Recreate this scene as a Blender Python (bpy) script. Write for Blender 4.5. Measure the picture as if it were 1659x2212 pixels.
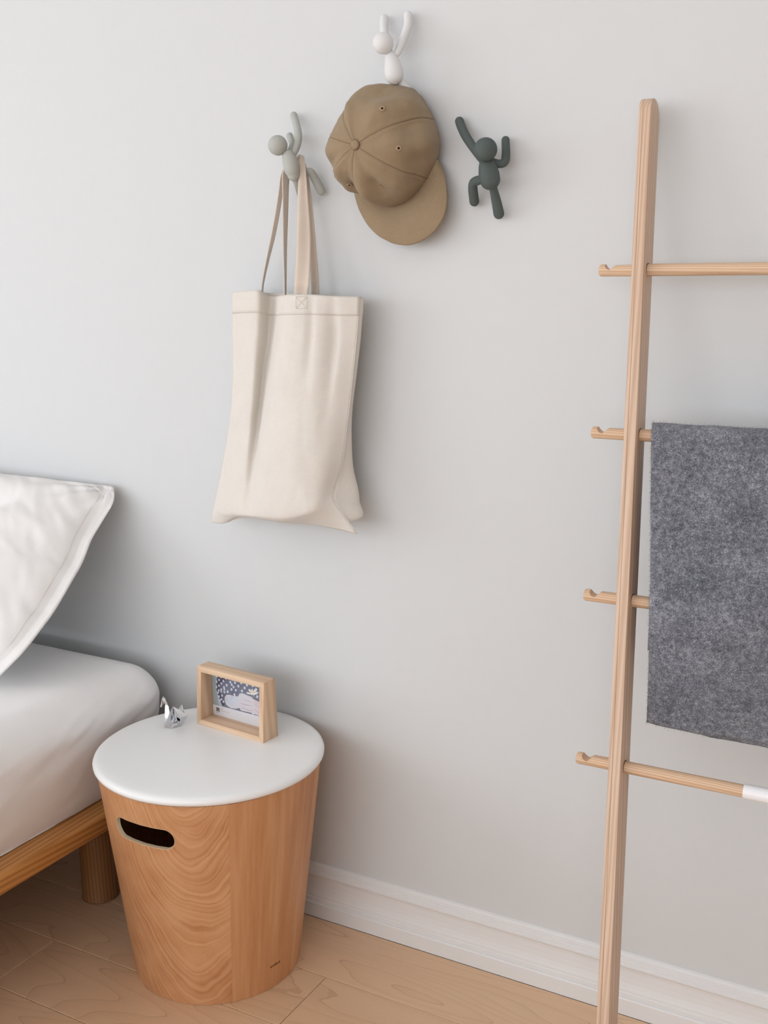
import bpy, bmesh, math, random
import numpy as np
from mathutils import Vector, Matrix, noise

random.seed(7)
for o in list(bpy.data.objects):
    bpy.data.objects.remove(o, do_unlink=True)
SC = bpy.context.scene
COL = SC.collection

# ------------------------------------------------------------------ camera
FPX = 2400.0
CAM = np.array([0.0, -1.6, 1.1728])
_p, _y, _r = [math.radians(a) for a in (11.7939, 29.3358, -0.4432)]
FW = np.array([-math.sin(_y) * math.cos(_p), math.cos(_y) * math.cos(_p), -math.sin(_p)])
_rt = np.array([math.cos(_y), math.sin(_y), 0.0])
_up = np.cross(_rt, FW)
RT = _rt * math.cos(_r) + _up * math.sin(_r)
UP = -_rt * math.sin(_r) + _up * math.cos(_r)
cd = bpy.data.cameras.new('camera')
cd.sensor_fit = 'VERTICAL'
cd.sensor_height = 36.0
cd.lens = 36.0 * FPX / 2212.0
cd.clip_start = 0.02
cam = bpy.data.objects.new('camera', cd)
COL.objects.link(cam)
M3 = Matrix((RT, UP, -FW)).transposed()
cam.matrix_world = Matrix.Translation(Vector(CAM)) @ M3.to_4x4()
SC.camera = cam

# ------------------------------------------------------------------ sky, windows' daylight, exposure
W = bpy.data.worlds.new('sky')
SC.world = W
W.use_nodes = True
bg = W.node_tree.nodes['Background']
bg.inputs[0].default_value = (0.80, 0.88, 1.0, 1)
bg.inputs[1].default_value = 1.0

ROOM = dict(x0=-5.0, x1=2.6, y0=-4.6, y1=0.0, z1=2.75)


def area(name, loc, target_dir, sx, sy, power, col):
    l = bpy.data.lights.new(name, 'AREA')
    l.shape = 'RECTANGLE'
    l.size, l.size_y = sx, sy
    l.energy = power
    l.color = col
    o = bpy.data.objects.new(name, l)
    COL.objects.link(o)
    o.location = loc
    o.rotation_euler = Vector(target_dir).to_track_quat('-Z', 'Y').to_euler()
    return o


# daylight entering through the two windows of the room (left wall, and the wall behind the camera, widened to fill the shadows)
area('daylight_side_window', (-4.96, -2.85, 1.65), (1, 0, 0), 2.6, 1.8, 52, (0.935, 0.968, 1.0))
area('daylight_rear_window', (-1.30, -4.56, 1.55), (0, 1, 0), 5.7, 1.9, 84, (0.935, 0.968, 1.0))

vs = SC.view_settings
vs.view_transform = 'Standard'
vs.look = 'None'
vs.exposure = 0.0
vs.gamma = 1.0
vs.use_curve_mapping = False
SC.cycles.use_denoising = True
SC.cycles.max_bounces = 6
SC.cycles.diffuse_bounces = 4
SC.cycles.glossy_bounces = 3
SC.cycles.transmission_bounces = 4
SC.cycles.caustics_reflective = False
SC.cycles.caustics_refractive = False
SC.cycles.use_adaptive_sampling = True
SC.cycles.adaptive_threshold = 0.15
SC.cycles.use_light_tree = False
SC.cycles.sample_clamp_indirect = 8.0


# ------------------------------------------------------------------ pixel helpers (a pixel and a depth give a point in the room)
def ray(x, y):
    return FW + RT * (x - 829.5) / FPX - UP * (y - 1106.0) / FPX


def aty(x, y, Y):
    d = ray(x, y)
    return CAM + d * ((Y - CAM[1]) / d[1])


def atz(x, y, Z):
    d = ray(x, y)
    return CAM + d * ((Z - CAM[2]) / d[2])


# ------------------------------------------------------------------ object helpers
ORG = {}


def tag(o, label=None, cat=None, group=None, kind=None):
    if label:
        o['label'] = label
    if cat:
        o['category'] = cat
    if group:
        o['group'] = group
    if kind:
        o['kind'] = kind
    return o


def empty(name, loc, label=None, cat=None, group=None):
    o = bpy.data.objects.new(name, None)
    o.empty_display_size = 0.05
    COL.objects.link(o)
    o.location = Vector(loc)
    ORG[o.name] = np.array(loc, float)
    return tag(o, label, cat, group)


def obj(name, verts, faces, mat, parent=None, smooth=True, uvs=None, origin=None, mats=None, fmat=None):
    """one mesh object from WORLD coordinates"""
    verts = np.asarray(verts, float).reshape(-1, 3)
    if parent is not None:
        org = ORG[parent.name]
    elif origin is not None:
        org = np.array(origin, float)
    else:
        org = np.zeros(3)
    me = bpy.data.meshes.new(name)
    me.from_pydata((verts - org).tolist(), [], [list(map(int, f)) for f in faces])
    me.update()
    if mats:
        for m in mats:
            me.materials.append(m)
        if fmat is not None:
            me.polygons.foreach_set('material_index', list(fmat))
    elif mat is not None:
        me.materials.append(mat)
    if smooth:
        me.polygons.foreach_set('use_smooth', [True] * len(me.polygons))
    if uvs is not None:
        ul = me.uv_layers.new(name='UVMap')
        uv = np.asarray(uvs, float)
        idx = np.zeros(len(me.loops), int)
        me.loops.foreach_get('vertex_index', idx)
        ul.data.foreach_set('uv', uv[idx].reshape(-1))
    o = bpy.data.objects.new(name, me)
    COL.objects.link(o)
    if parent is not None:
        o.parent = parent
    else:
        o.location = Vector(org)
    ORG[o.name] = org
    return o


def recalc(o):
    bm = bmesh.new()
    bm.from_mesh(o.data)
    bmesh.ops.remove_doubles(bm, verts=bm.verts, dist=1e-6)
    bmesh.ops.recalc_face_normals(bm, faces=bm.faces)
    bm.to_mesh(o.data)
    bm.free()
    return o


def mod(o, kind, **kw):
    m = o.modifiers.new(kind.lower(), kind)
    for k, v in kw.items():
        setattr(m, k, v)
    return m


def bevel(o, w, seg=2, ang=40):
    return mod(o, 'BEVEL', width=w, segments=seg, limit_method='ANGLE', angle_limit=math.radians(ang))


def hexa(p):
    """box from 8 corners: bottom 4 (ccw from above), top 4"""
    return np.array(p, float), [(3, 2, 1, 0), (4, 5, 6, 7), (0, 1, 5, 4), (1, 2, 6, 5), (2, 3, 7, 6), (3, 0, 4, 7)]


def box(x0, x1, y0, y1, z0, z1):
    return hexa([(x0, y0, z0), (x1, y0, z0), (x1, y1, z0), (x0, y1, z0), (x0, y0, z1), (x1, y0, z1), (x1, y1, z1), (x0, y1, z1)])


def grid_faces(nu, nv, wrap_u=False, wrap_v=False, off=0):
    f = []
    for i in range(nu - (0 if wrap_u else 1)):
        for j in range(nv - (0 if wrap_v else 1)):
            a = off + i * nv + j
            b = off + ((i + 1) % nu) * nv + j
            c = off + ((i + 1) % nu) * nv + (j + 1) % nv
            d = off + i * nv + (j + 1) % nv
            f.append((a, b, c, d))
    return f


def catmull(pts, n):
    """resample a poly-line of any dimension through a Catmull-Rom curve, n points"""
    P = np.asarray(pts, float)
    m = len(P)
    Q = np.vstack([2 * P[0] - P[1], P, 2 * P[-1] - P[-2]])
    out = []
    for t in np.linspace(0, m - 1, n):
        i = min(int(t), m - 2)
        u = t - i
        p0, p1, p2, p3 = Q[i], Q[i + 1], Q[i + 2], Q[i + 3]
        out.append(0.5 * ((2 * p1) + (-p0 + p2) * u + (2 * p0 - 5 * p1 + 4 * p2 - p3) * u * u + (-p0 + 3 * p1 - 3 * p2 + p3) * u ** 3))
    return np.array(out)


def tube(path, radii, seg=20, n=28, cap=True, squash=None):
    """rounded-end tube through path; returns verts, faces"""
    P = catmull(path, n)
    R = catmull(np.asarray(radii, float).reshape(-1, 1), n)[:, 0] if np.ndim(radii) else np.full(n, float(radii))
    T = np.gradient(P, axis=0)
    T /= np.linalg.norm(T, axis=1)[:, None]
    rings, rads = [], []
    if cap:
        for a in np.linspace(90, 10, 6):
            a = math.radians(a)
            rings.append((P[0] - T[0] * R[0] * math.sin(a), T[0]))
            rads.append(R[0] * math.cos(a))
    for k in range(n):
        rings.append((P[k], T[k]))
        rads.append(R[k])
    if cap:
        for a in np.linspace(10, 90, 6):
            a = math.radians(a)
            rings.append((P[-1] + T[-1] * R[-1] * math.sin(a), T[-1]))
            rads.append(R[-1] * math.cos(a))
    ref = np.array([0.31, -0.9, 0.22])
    x = np.cross(T[0], ref)
    x /= np.linalg.norm(x)
    V = []
    for (c, t), r in zip(rings, rads):
        x = x - t * (x @ t)
        x /= np.linalg.norm(x)
        y = np.cross(t, x)
        for s in range(seg):
            a = 2 * math.pi * s / seg
            V.append(c + max(r, 1e-5) * (x * math.cos(a) + y * math.sin(a)))
    m = len(rings)
    F = grid_faces(m, seg, wrap_v=True)
    F.append(tuple(range(seg))[::-1])
    F.append(tuple((m - 1) * seg + s for s in range(seg)))
    return np.array(V), F


def merge(parts):
    V, F, n = [], [], 0
    for v, f in parts:
        V.append(np.asarray(v, float))
        F += [tuple(i + n for i in q) for q in f]
        n += len(v)
    return np.vstack(V), F


def sphere(c, r, nu=32, nv=20):
    V = []
    for i in range(nv + 1):
        a = math.pi * i / nv
        for j in range(nu):
            b = 2 * math.pi * j / nu
            V.append((c[0] + r * math.sin(a) * math.cos(b), c[1] + r * math.sin(a) * math.sin(b), c[2] + r * math.cos(a)))
    return np.array(V), grid_faces(nv + 1, nu, wrap_v=True)


def text_mesh(body, size):
    cu = bpy.data.curves.new('lettering', 'FONT')
    cu.body = body
    cu.size = size
    cu.align_x = 'CENTER'
    o = bpy.data.objects.new('lettering_source', cu)
    COL.objects.link(o)
    dg = bpy.context.evaluated_depsgraph_get()
    me = bpy.data.meshes.new_from_object(o.evaluated_get(dg))
    V = np.array([v.co[:] for v in me.vertices])
    F = [tuple(p.vertices) for p in me.polygons]
    bpy.data.objects.remove(o, do_unlink=True)
    bpy.data.meshes.remove(me)
    return V, F


# ------------------------------------------------------------------ materials
def s2l(c):
    return tuple(((v / 255.0) / 12.92 if v / 255.0 <= 0.04045 else ((v / 255.0 + 0.055) / 1.055) ** 2.4) for v in c)


class NT:
    def __init__(self, name, rough=0.5, spec=0.5):
        self.m = bpy.data.materials.new(name)
        self.m.use_nodes = True
        self.t = self.m.node_tree
        self.b = self.t.nodes['Principled BSDF']
        self.b.inputs['Roughness'].default_value = rough
        self.b.inputs['Specular IOR Level'].default_value = spec

    def n(self, typ, **kw):
        x = self.t.nodes.new(typ)
        for k, v in kw.items():
            setattr(x, k, v)
        return x

    def l(self, a, b):
        self.t.links.new(a, b)

    def coords(self, out='Object', scale=(1, 1, 1), rot=(0, 0, 0), loc=(0, 0, 0)):
        tc = self.n('ShaderNodeTexCoord')
        mp = self.n('ShaderNodeMapping')
        mp.inputs['Scale'].default_value = scale
        mp.inputs['Rotation'].default_value = rot
        mp.inputs['Location'].default_value = loc
        self.l(tc.outputs[out], mp.inputs['Vector'])
        return mp.outputs['Vector']

    def noise(self, vec, scale, detail=2.0, rough=0.5, dist=0.0):
        x = self.n('ShaderNodeTexNoise')
        x.inputs['Scale'].default_value = scale
        x.inputs['Detail'].default_value = detail
        x.inputs['Roughness'].default_value = rough
        x.inputs['Distortion'].default_value = dist
        if vec is not None:
            self.l(vec, x.inputs['Vector'])
        return x.outputs['Fac']

    def math(self, op, a, b=None, clamp=False):
        x = self.n('ShaderNodeMath', operation=op)
        x.use_clamp = clamp
        for i, v in enumerate((a, b)):
            if v is None:
                continue
            if isinstance(v, (int, float)):
                x.inputs[i].default_value = v
            else:
                self.l(v, x.inputs[i])
        return x.outputs[0]

    def ramp(self, fac, stops):
        x = self.n('ShaderNodeValToRGB')
        e = x.color_ramp.elements
        e[0].position, e[0].color = stops[0][0], (*stops[0][1], 1)
        e[1].position, e[1].color = stops[-1][0], (*stops[-1][1], 1)
        for p, c in stops[1:-1]:
            q = e.new(p)
            q.color = (*c, 1)
        self.l(fac, x.inputs[0])
        return x.outputs[0]

    def mix(self, fac, a, b, blend='MIX'):
        x = self.n('ShaderNodeMix', data_type='RGBA', blend_type=blend)
        for i, v in ((0, fac), (6, a), (7, b)):
            if isinstance(v, (int, float)):
                x.inputs[i].default_value = v
            elif isinstance(v, tuple):
                x.inputs[i].default_value = (*v, 1)
            else:
                self.l(v, x.inputs[i])
        return x.outputs[2]

    def color(self, c):
        if isinstance(c, tuple):
            self.b.inputs['Base Color'].default_value = (*c, 1)
        else:
            self.l(c, self.b.inputs['Base Color'])

    def bump(self, h, strength=0.3, dist=0.001):
        x = self.n('ShaderNodeBump')
        x.inputs['Strength'].default_value = strength
        x.inputs['Distance'].default_value = dist
        self.l(h, x.inputs['Height'])
        self.l(x.outputs['Normal'], self.b.inputs['Normal'])


def plain(name, rgb, rough=0.5, spec=0.5, grain=0.0, gscale=400, metal=0.0):
    k = NT(name, rough, spec)
    k.b.inputs['Metallic'].default_value = metal
    c = s2l(rgb)
    v = k.coords()
    f = k.noise(v, gscale, 2)
    if grain > 0:
        k.color(k.mix(f, tuple(x * (1 - grain) for x in c), tuple(min(1, x * (1 + grain)) for x in c)))
        k.bump(f, 0.15, 0.0006)
    else:
        k.color(c)
    return k.m


def wood(name, light, dark, axis='Z', band=40.0, stretch=0.12, distort=6.0, fibre=900.0, rough=0.45, contrast=0.7, vary=True, out='Object', bump=0.12):
    """grain runs along `axis`; light / dark are sRGB"""
    k = NT(name, rough, 0.35)
    s = {'X': (stretch, 1, 1), 'Y': (1, stretch, 1), 'Z': (1, 1, stretch)}[axis]
    sf = {'X': (0.02, 1, 1), 'Y': (1, 0.02, 1), 'Z': (1, 1, 0.02)}[axis]
    v = k.coords(out, s)
    if vary:
        oi = k.n('ShaderNodeObjectInfo')
        mul = k.math('MULTIPLY', oi.outputs['Random'], 37.0)
        comb = k.n('ShaderNodeCombineXYZ')
        for i in range(3):
            k.l(mul, comb.inputs[i])
        add = k.n('ShaderNodeVectorMath', operation='ADD')
        k.l(v, add.inputs[0])
        k.l(comb.outputs[0], add.inputs[1])
        v = add.outputs[0]
    wv = k.n('ShaderNodeTexWave', wave_type='BANDS', bands_direction='DIAGONAL', wave_profile='SIN')
    wv.inputs['Scale'].default_value = band
    wv.inputs['Distortion'].default_value = distort
    wv.inputs['Detail'].default_value = 2.0
    wv.inputs['Detail Scale'].default_value = 0.6
    k.l(v, wv.inputs['Vector'])
    big = k.noise(v, band * 0.25, 3, 0.55)
    fb = k.noise(k.coords(out, sf), fibre, 3, 0.6)
    a = k.math('MULTIPLY', wv.outputs['Fac'], 0.55)
    a = k.math('ADD', a, k.math('MULTIPLY', big, 0.55))
    a = k.math('ADD', a, k.math('MULTIPLY', k.math('SUBTRACT', fb, 0.5), 0.45))
    L, D = s2l(light), s2l(dark)
    Dm = tuple(l + (d - l) * contrast for l, d in zip(L, D))
    col = k.ramp(a, [(0.25, L), (0.62, tuple((x + y) / 2 for x, y in zip(L, Dm))), (0.92, Dm)])
    k.color(col)
    k.bump(fb, bump, 0.0005)
    return k.m


def fabric(name, rgb, weave=900.0, rough=0.9, vary=0.06, bump=0.25):
    k = NT(name, rough, 0.15)
    c = s2l(rgb)
    v = k.coords()
    a = k.noise(k.coords('Object', (1, 1, 0.12)), weave, 2, 0.6)
    b = k.noise(k.coords('Object', (0.12, 0.12, 1)), weave, 2, 0.6)
    w = k.math('MULTIPLY', k.math('ADD', a, b), 0.5)
    big = k.noise(v, 25, 2)
    f = k.math('ADD', k.math('MULTIPLY', w, 0.7), k.math('MULTIPLY', big, 0.3))
    k.color(k.ramp(f, [(0.3, tuple(x * (1 - vary) for x in c)), (0.7, tuple(min(1, x * (1 + vary)) for x in c))]))
    k.bump(w, bump, 0.0006)
    k.b.inputs['Sheen Weight'].default_value = 0.15
    return k.m


def wall_paint(name, rgb):
    k = NT(name, 0.7, 0.3)
    v = k.coords()
    h = k.noise(v, 170, 3, 0.55)
    h2 = k.noise(v, 30, 2)
    c = s2l(rgb)
    k.color(k.mix(h2, tuple(x * 0.985 for x in c), c))
    k.bump(k.math('ADD', k.math('MULTIPLY', h, 0.8), k.math('MULTIPLY', h2, 0.6)), 0.10, 0.0012)
    return k.m


MAT = dict(
    wall=wall_paint('wall_paint', (214, 216, 217)),
    ceiling=plain('ceiling_paint', (236, 236, 236), 0.8, 0.2),
    wall_plain=plain('wall_paint_far', (232, 231, 230), 0.8, 0.2),
    trim=plain('trim_paint', (232, 232, 232), 0.38, 0.45),
    ash=wood('ash_wood', (221, 194, 171), (188, 154, 127), 'Y', 75, 0.035, 7.0, 900, 0.5, 0.75, True, 'UV'),
    ash_x=wood('ash_wood_rung', (224, 194, 164), (190, 150, 116), 'X', 160, 0.006, 1.5, 1400, 0.45, 0.8),
    ash_frame=wood('ash_wood_frame', (226, 196, 166), (190, 152, 118), 'X', 34, 0.10, 8.0, 1200, 0.5, 0.55),
    ash_frame_z=wood('ash_wood_frame_upright', (224, 192, 160), (186, 148, 114), 'Z', 34, 0.10, 8.0, 1200, 0.5, 0.6),
    oak=wood('oak_bed', (214, 154, 90), (164, 108, 54), 'Y', 60, 0.04, 3.0, 700, 0.42, 0.8),
    oak_z=wood('oak_bed_leg', (150, 106, 64), (112, 74, 42), 'Z', 70, 0.04, 3.0, 700, 0.5, 0.8),
    lid=plain('lid_lacquer', (246, 247, 247), 0.32, 0.5),
    ply=plain('ply_edge', (222, 200, 168), 0.6, 0.3, 0.08, 300),
    linen=fabric('white_linen', (232, 230, 228), 1200, 0.9, 0.03, 0.15),
    sheet=fabric('white_sheet', (244, 243, 243), 1500, 0.9, 0.02, 0.1),
    canvas=fabric('natural_canvas', (223, 217, 209), 900, 0.95, 0.05, 0.35),
    canvas_strap=fabric('canvas_strap', (218, 204, 190), 1100, 0.95, 0.05, 0.35),
    thread=plain('pale_thread', (244, 236, 226), 0.8, 0.2),
    khaki=fabric('khaki_cotton', (152, 132, 106), 1600, 0.95, 0.10, 0.35),
    khaki_seam=plain('khaki_thread', (182, 160, 130), 0.9, 0.2),
    khaki_pale=plain('pale_khaki_thread', (190, 168, 140), 0.9, 0.2),
    khaki_dark=plain('dark_khaki_thread', (104, 86, 64), 0.9, 0.2),
    eyelet=plain('eyelet_thread', (172, 148, 122), 0.8, 0.2),
    hole=plain('eyelet_hole', (40, 30, 24), 0.9, 0.1),
    green=plain('dark_green_plastic', (86, 95, 93), 0.75, 0.3, 0.06, 900),
    grey=plain('sage_grey_plastic', (182, 184, 178), 0.7, 0.3, 0.03, 900),
    white=plain('white_plastic', (226, 226, 226), 0.6, 0.35),
    chrome=plain('polished_chrome', (214, 218, 224), 0.06, 0.5, 0, 400, 1.0),
    metal_white=plain('white_metal_sleeve', (240, 240, 242), 0.35, 0.5),
    dark=plain('dark_gap', (70, 48, 34), 0.9, 0.1),
    black=plain('burnt_lettering', (62, 34, 18), 0.9, 0.1),
    pillow_seam=plain('pillow_thread', (226, 222, 218), 0.9, 0.2),
)


def clear_glass(name):
    k = NT(name, 0.03)
    tr = k.n('ShaderNodeBsdfTransparent')
    gl = k.n('ShaderNodeBsdfGlossy')
    gl.inputs['Roughness'].default_value = 0.03
    mx = k.n('ShaderNodeMixShader')
    mx.inputs[0].default_value = 0.05
    k.l(tr.outputs[0], mx.inputs[1])
    k.l(gl.outputs[0], mx.inputs[2])
    k.l(mx.outputs[0], k.t.nodes['Material Output'].inputs['Surface'])
    return k


def bin_veneer():
    """beech veneer in (angle, height) coordinates: swooping figure that leans across the wrap"""
    k = NT('beech_veneer', 0.45, 0.4)
    v = k.coords('UV', (1, 1, 1))
    sep = k.n('ShaderNodeSeparateXYZ')
    k.l(v, sep.inputs[0])
    # metres round the wrap (u, 0 at the lap seam, growing to the right of it) and up (v)
    U, Z = sep.outputs[0], sep.outputs[1]
    low = k.noise(k.coords('UV', (1, 1, 1), loc=(3.1, 1.7, 0)), 9.0, 2, 0.45)
    sl_ = k.math('SUBTRACT', 1.037, U)
    dx = k.math('MULTIPLY', k.math('SUBTRACT', sl_, 0.050), 2.6)
    dz = k.math('SUBTRACT', Z, 0.470)
    q = k.math('SQRT', k.math('ADD', k.math('MULTIPLY', dx, dx), k.math('MULTIPLY', dz, dz)))
    q = k.math('ADD', q, k.math('MULTIPLY', low, 0.075))
    q = k.math('ADD', q, k.math('MULTIPLY', k.noise(v, 60.0, 1), 0.003))
    rg = k.n('ShaderNodeTexNoise', noise_dimensions='1D')
    rg.inputs['Scale'].default_value = 1.0
    rg.inputs['Detail'].default_value = 2.0
    rg.inputs['Roughness'].default_value = 0.55
    k.l(k.math('MULTIPLY', q, 115.0), rg.inputs['W'])
    rings = k.math('MULTIPLY', k.math('SUBTRACT', rg.outputs['Fac'], 0.28), 2.2)
    broadl = k.noise(k.coords('UV', (1, 1, 1), loc=(1, 5, 0)), 14.0, 2, 0.5)
    left = k.math('ADD', k.math('MULTIPLY', rings, k.math('MULTIPLY', broadl, 0.66)), k.math('MULTIPLY', broadl, 0.38))
    # right of the seam: long slanting streaks
    ca = k.noise(k.coords('UV', (1, 1, 1), rot=(0, 0, 0.30)), 1.0, 0)
    st1 = k.noise(k.coords('UV', (34, 2.4, 1), rot=(0, 0, 0.30), loc=(2.2, 0, 0)), 1.0, 3, 0.55, 0.35)
    st2 = k.noise(k.coords('UV', (160, 6, 1), rot=(0, 0, 0.26)), 1.0, 2, 0.5, 0.3)
    right = k.math('ADD', k.math('MULTIPLY', st1, 0.85), k.math('MULTIPLY', k.math('SUBTRACT', st2, 0.5), 0.30))
    side = k.math('GREATER_THAN', U, 0.55)
    mixf = k.n('ShaderNodeMix', data_type='FLOAT')
    k.l(side, mixf.inputs[0])
    k.l(right, mixf.inputs[2])
    k.l(left, mixf.inputs[3])
    fib = k.noise(k.coords('UV', (900, 60, 1), rot=(0, 0, 0.10)), 1.0, 3, 0.6)
    a = k.math('ADD', mixf.outputs[0], k.math('MULTIPLY', k.math('SUBTRACT', fib, 0.5), 0.22))
    k.color(k.ramp(a, [(0.18, s2l((216, 164, 120))), (0.46, s2l((200, 143, 98))), (0.85, s2l((162, 104, 62)))]))
    k.bump(fib, 0.06, 0.0004)
    return k.m


MAT['veneer'] = bin_veneer()


def maple():
    k = NT('maple_floor', 0.36, 0.4)
    oi = k.n('ShaderNodeObjectInfo')
    rnd_ = oi.outputs['Random']
    comb = k.n('ShaderNodeCombineXYZ')
    for i in range(3):
        k.l(k.math('MULTIPLY', rnd_, 23.0 + i), comb.inputs[i])

    def shifted(scale):
        a = k.n('ShaderNodeVectorMath', operation='ADD')
        k.l(k.coords('Object', scale), a.inputs[0])
        k.l(comb.outputs[0], a.inputs[1])
        return a.outputs[0]
    big = k.noise(shifted((1.2, 6, 1)), 1.0, 2, 0.5)
    # thin growth lines: level lines of a long smooth hill
    hill = k.noise(shifted((1.1, 7.0, 1)), 0.9, 1, 0.4, 0.3)
    wig = k.noise(shifted((14, 30, 1)), 1.0, 2, 0.5)
    q = k.math('ADD', k.math('MULTIPLY', hill, 26.0), k.math('MULTIPLY', wig, 0.35))
    fr = k.math('FRACT', q)
    line = k.math('GREATER_THAN', fr, 0.955)
    soft = k.math('POWER', fr, 3.0)
    fib = k.noise(shifted((20, 700, 1)), 1.0, 2, 0.6)
    base = k.ramp(k.math('ADD', k.math('MULTIPLY', big, 0.7), k.math('MULTIPLY', fib, 0.3)), [(0.3, s2l((236, 202, 168))), (0.7, s2l((222, 182, 144)))])
    c = k.mix(k.math('MULTIPLY', soft, 0.12), base, s2l((168, 118, 82)))
    c = k.mix(k.math('MULTIPLY', line, 0.17), c, s2l((140, 92, 60)))
    tone = k.mix(rnd_, (0.92, 0.91, 0.90), (1.0, 1.0, 1.0))
    k.color(k.mix(1.0, c, tone, 'MULTIPLY'))
    k.bump(fib, 0.05, 0.0003)
    return k.m


MAT['maple'] = maple()


def wool():
    k = NT('grey_wool', 1.0, 0.05)
    v = k.coords()
    a = k.noise(v, 560, 4, 0.75, 0.5)
    b = k.noise(v, 150, 3, 0.6)
    c = k.noise(v, 22, 2)
    f = k.math('ADD', k.math('MULTIPLY', a, 0.62), k.math('ADD', k.math('MULTIPLY', b, 0.28), k.math('MULTIPLY', c, 0.14)))
    k.color(k.ramp(f, [(0.38, s2l((62, 65, 74))), (0.52, s2l((122, 125, 135))), (0.66, s2l((190, 193, 202)))]))
    k.bump(a, 0.8, 0.003)
    k.b.inputs['Sheen Weight'].default_value = 0.3
    return k.m


MAT['wool'] = wool()
MAT['fibre'] = plain('wool_fibre', (140, 142, 148), 1.0, 0.05)

# ------------------------------------------------------------------ the room
x0, x1, y0, z1 = ROOM['x0'], ROOM['x1'], ROOM['y0'], ROOM['z1']


def struct(name, v, f, mat, parent=None, smooth=False):
    o = obj(name, v, f, mat, parent, smooth)
    if parent is None:
        o['kind'] = 'structure'
    return o


struct('wall_back', *box(x0 - 0.12, x1 + 0.12, 0.0, 0.12, -0.05, z1 + 0.1), MAT['wall'])
struct('wall_right', *box(x1, x1 + 0.12, y0, 0.0, -0.05, z1 + 0.1), MAT['wall_plain'])
struct('ceiling', *box(x0, x1, y0, 0.0, z1, z1 + 0.1), MAT['ceiling'])


def holed_wall(name, parts, mat):
    v, f = merge([box(*p) for p in parts])
    return struct(name, v, f, mat)


wy0, wy1, wz0, wz1 = -4.20, -1.50, 0.70, 2.60
holed_wall('wall_left', [(x0 - 0.12, x0, y0, wy0, -0.05, z1 + 0.1), (x0 - 0.12, x0, wy1, 0.0, -0.05, z1 + 0.1),
                         (x0 - 0.12, x0, wy0, wy1, -0.05, wz0), (x0 - 0.12, x0, wy0, wy1, wz1, z1 + 0.1)], MAT['wall_plain'])
rx0, rx1, rz0, rz1 = -4.20, 1.60, 0.55, 2.55  # unseen rear opening, made wide for softer fill on the back wall
holed_wall('wall_front', [(x0 - 0.12, rx0, y0 - 0.12, y0, -0.05, z1 + 0.1), (rx1, x1 + 0.12, y0 - 0.12, y0, -0.05, z1 + 0.1),
                          (rx0, rx1, y0 - 0.12, y0, -0.05, rz0), (rx0, rx1, y0 - 0.12, y0, rz1, z1 + 0.1)], MAT['wall_plain'])


def window(n, axis, c, a0, a1, zz0, zz1):
    def b(u0, u1, w0, w1, t=0.03):
        return box(c - t - 0.06, c + t - 0.06, u0, u1, w0, w1) if axis == 'x' else box(u0, u1, c - t - 0.06, c + t - 0.06, w0, w1)
    t = 0.05
    m = (a0 + a1) / 2
    v, f = merge([b(a0, a0 + t, zz0, zz1), b(a1 - t, a1, zz0, zz1), b(a0 + t, a1 - t, zz0, zz0 + t), b(a0 + t, a1 - t, zz1 - t, zz1), b(m - 0.02, m + 0.02, zz0 + t, zz1 - t)])
    w = struct('window_%d' % n, v, f, MAT['trim'])
    for (p, q) in ((a0 + t, m - 0.02), (m + 0.02, a1 - t)):
        obj('pane', *b(p, q, zz0 + t, zz1 - t, 0.003), GLASS, w, False)


GLASS = clear_glass('window_glass').m
window(1, 'x', x0, wy0, wy1, wz0, wz1)
window(2, 'y', y0, rx0, rx1, rz0, rz1)

# floor: sub-floor slab with boards laid on it
floor = struct('floor', *box(x0, x1, y0, 0.0, -0.06, -0.014), MAT['dark'])
edges = [-0.0165, -0.1635, -0.308]
while edges[-1] > y0 + 0.16:
    edges.append(edges[-1] - 0.1452)
edges.append(y0)
for i in range(len(edges) - 1):
    ya, yb = edges[i], edges[i + 1]
    g = 0.0005
    if i == 0:
        cuts = [x0, -1.95, 0.35, x1]
    elif i == 1:
        cuts = [x0, -2.2, -0.929, 0.55, x1]
    elif i == 2:
        cuts = [x0, -2.7, -1.421, -0.10, x1]
    elif i == 3:
        cuts = [x0, -1.85, -0.55, 0.9, x1]
    else:
        s = x0 + 0.5 + 0.9 * random.random()
        cuts = [x0, s, s + 1.5, s + 2.9, x1]
        cuts = [c for c in cuts if c <= x1]
    for a, b in zip(cuts[:-1], cuts[1:]):
        o = obj('plank', *box(a + g, b - g, yb + g, ya - g, -0.014, 0.0), MAT['maple'], floor, False)
        bevel(o, 0.0012, 2)

# baseboard: stepped and beaded profile
prof = [(-0.0165, 0.0), (-0.0165, 0.0275), (-0.0155, 0.0297), (-0.0130, 0.0302), (-0.0130, 0.0350), (-0.0126, 0.0372), (-0.0112, 0.0385),
        (-0.0112, 0.0420), (-0.0098, 0.0465), (-0.0082, 0.0530), (-0.0074, 0.0620), (-0.0074, 0.0735), (-0.0085, 0.0795), (-0.0110, 0.0828),
        (-0.0110, 0.0858), (-0.0092, 0.0868), (-0.0092, 0.0905), (-0.0075, 0.0915), (-0.0075, 0.0948), (-0.0058, 0.0957), (-0.0058, 0.0990), (-0.0030, 0.1020), (0.0, 0.1035)]
V = [(x, p[0], p[1]) for x in (x0, x1) for p in prof]
n = len(prof)
F = [(i, n + i, n + i + 1, i + 1) for i in range(n - 1)]
struct('baseboard_back', V, F, MAT['trim'])

# ------------------------------------------------------------------ bed
BX = -1.345
bed = empty('bed_frame', (-2.12, -1.05, 0.0), 'low oak platform bed frame with round legs under the white mattress', 'bed')


def bed_part(name, b, m, w=0.008):
    o = obj(name, *box(*b), m, bed, True)
    bevel(o, w, 4)
    return o


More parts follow.
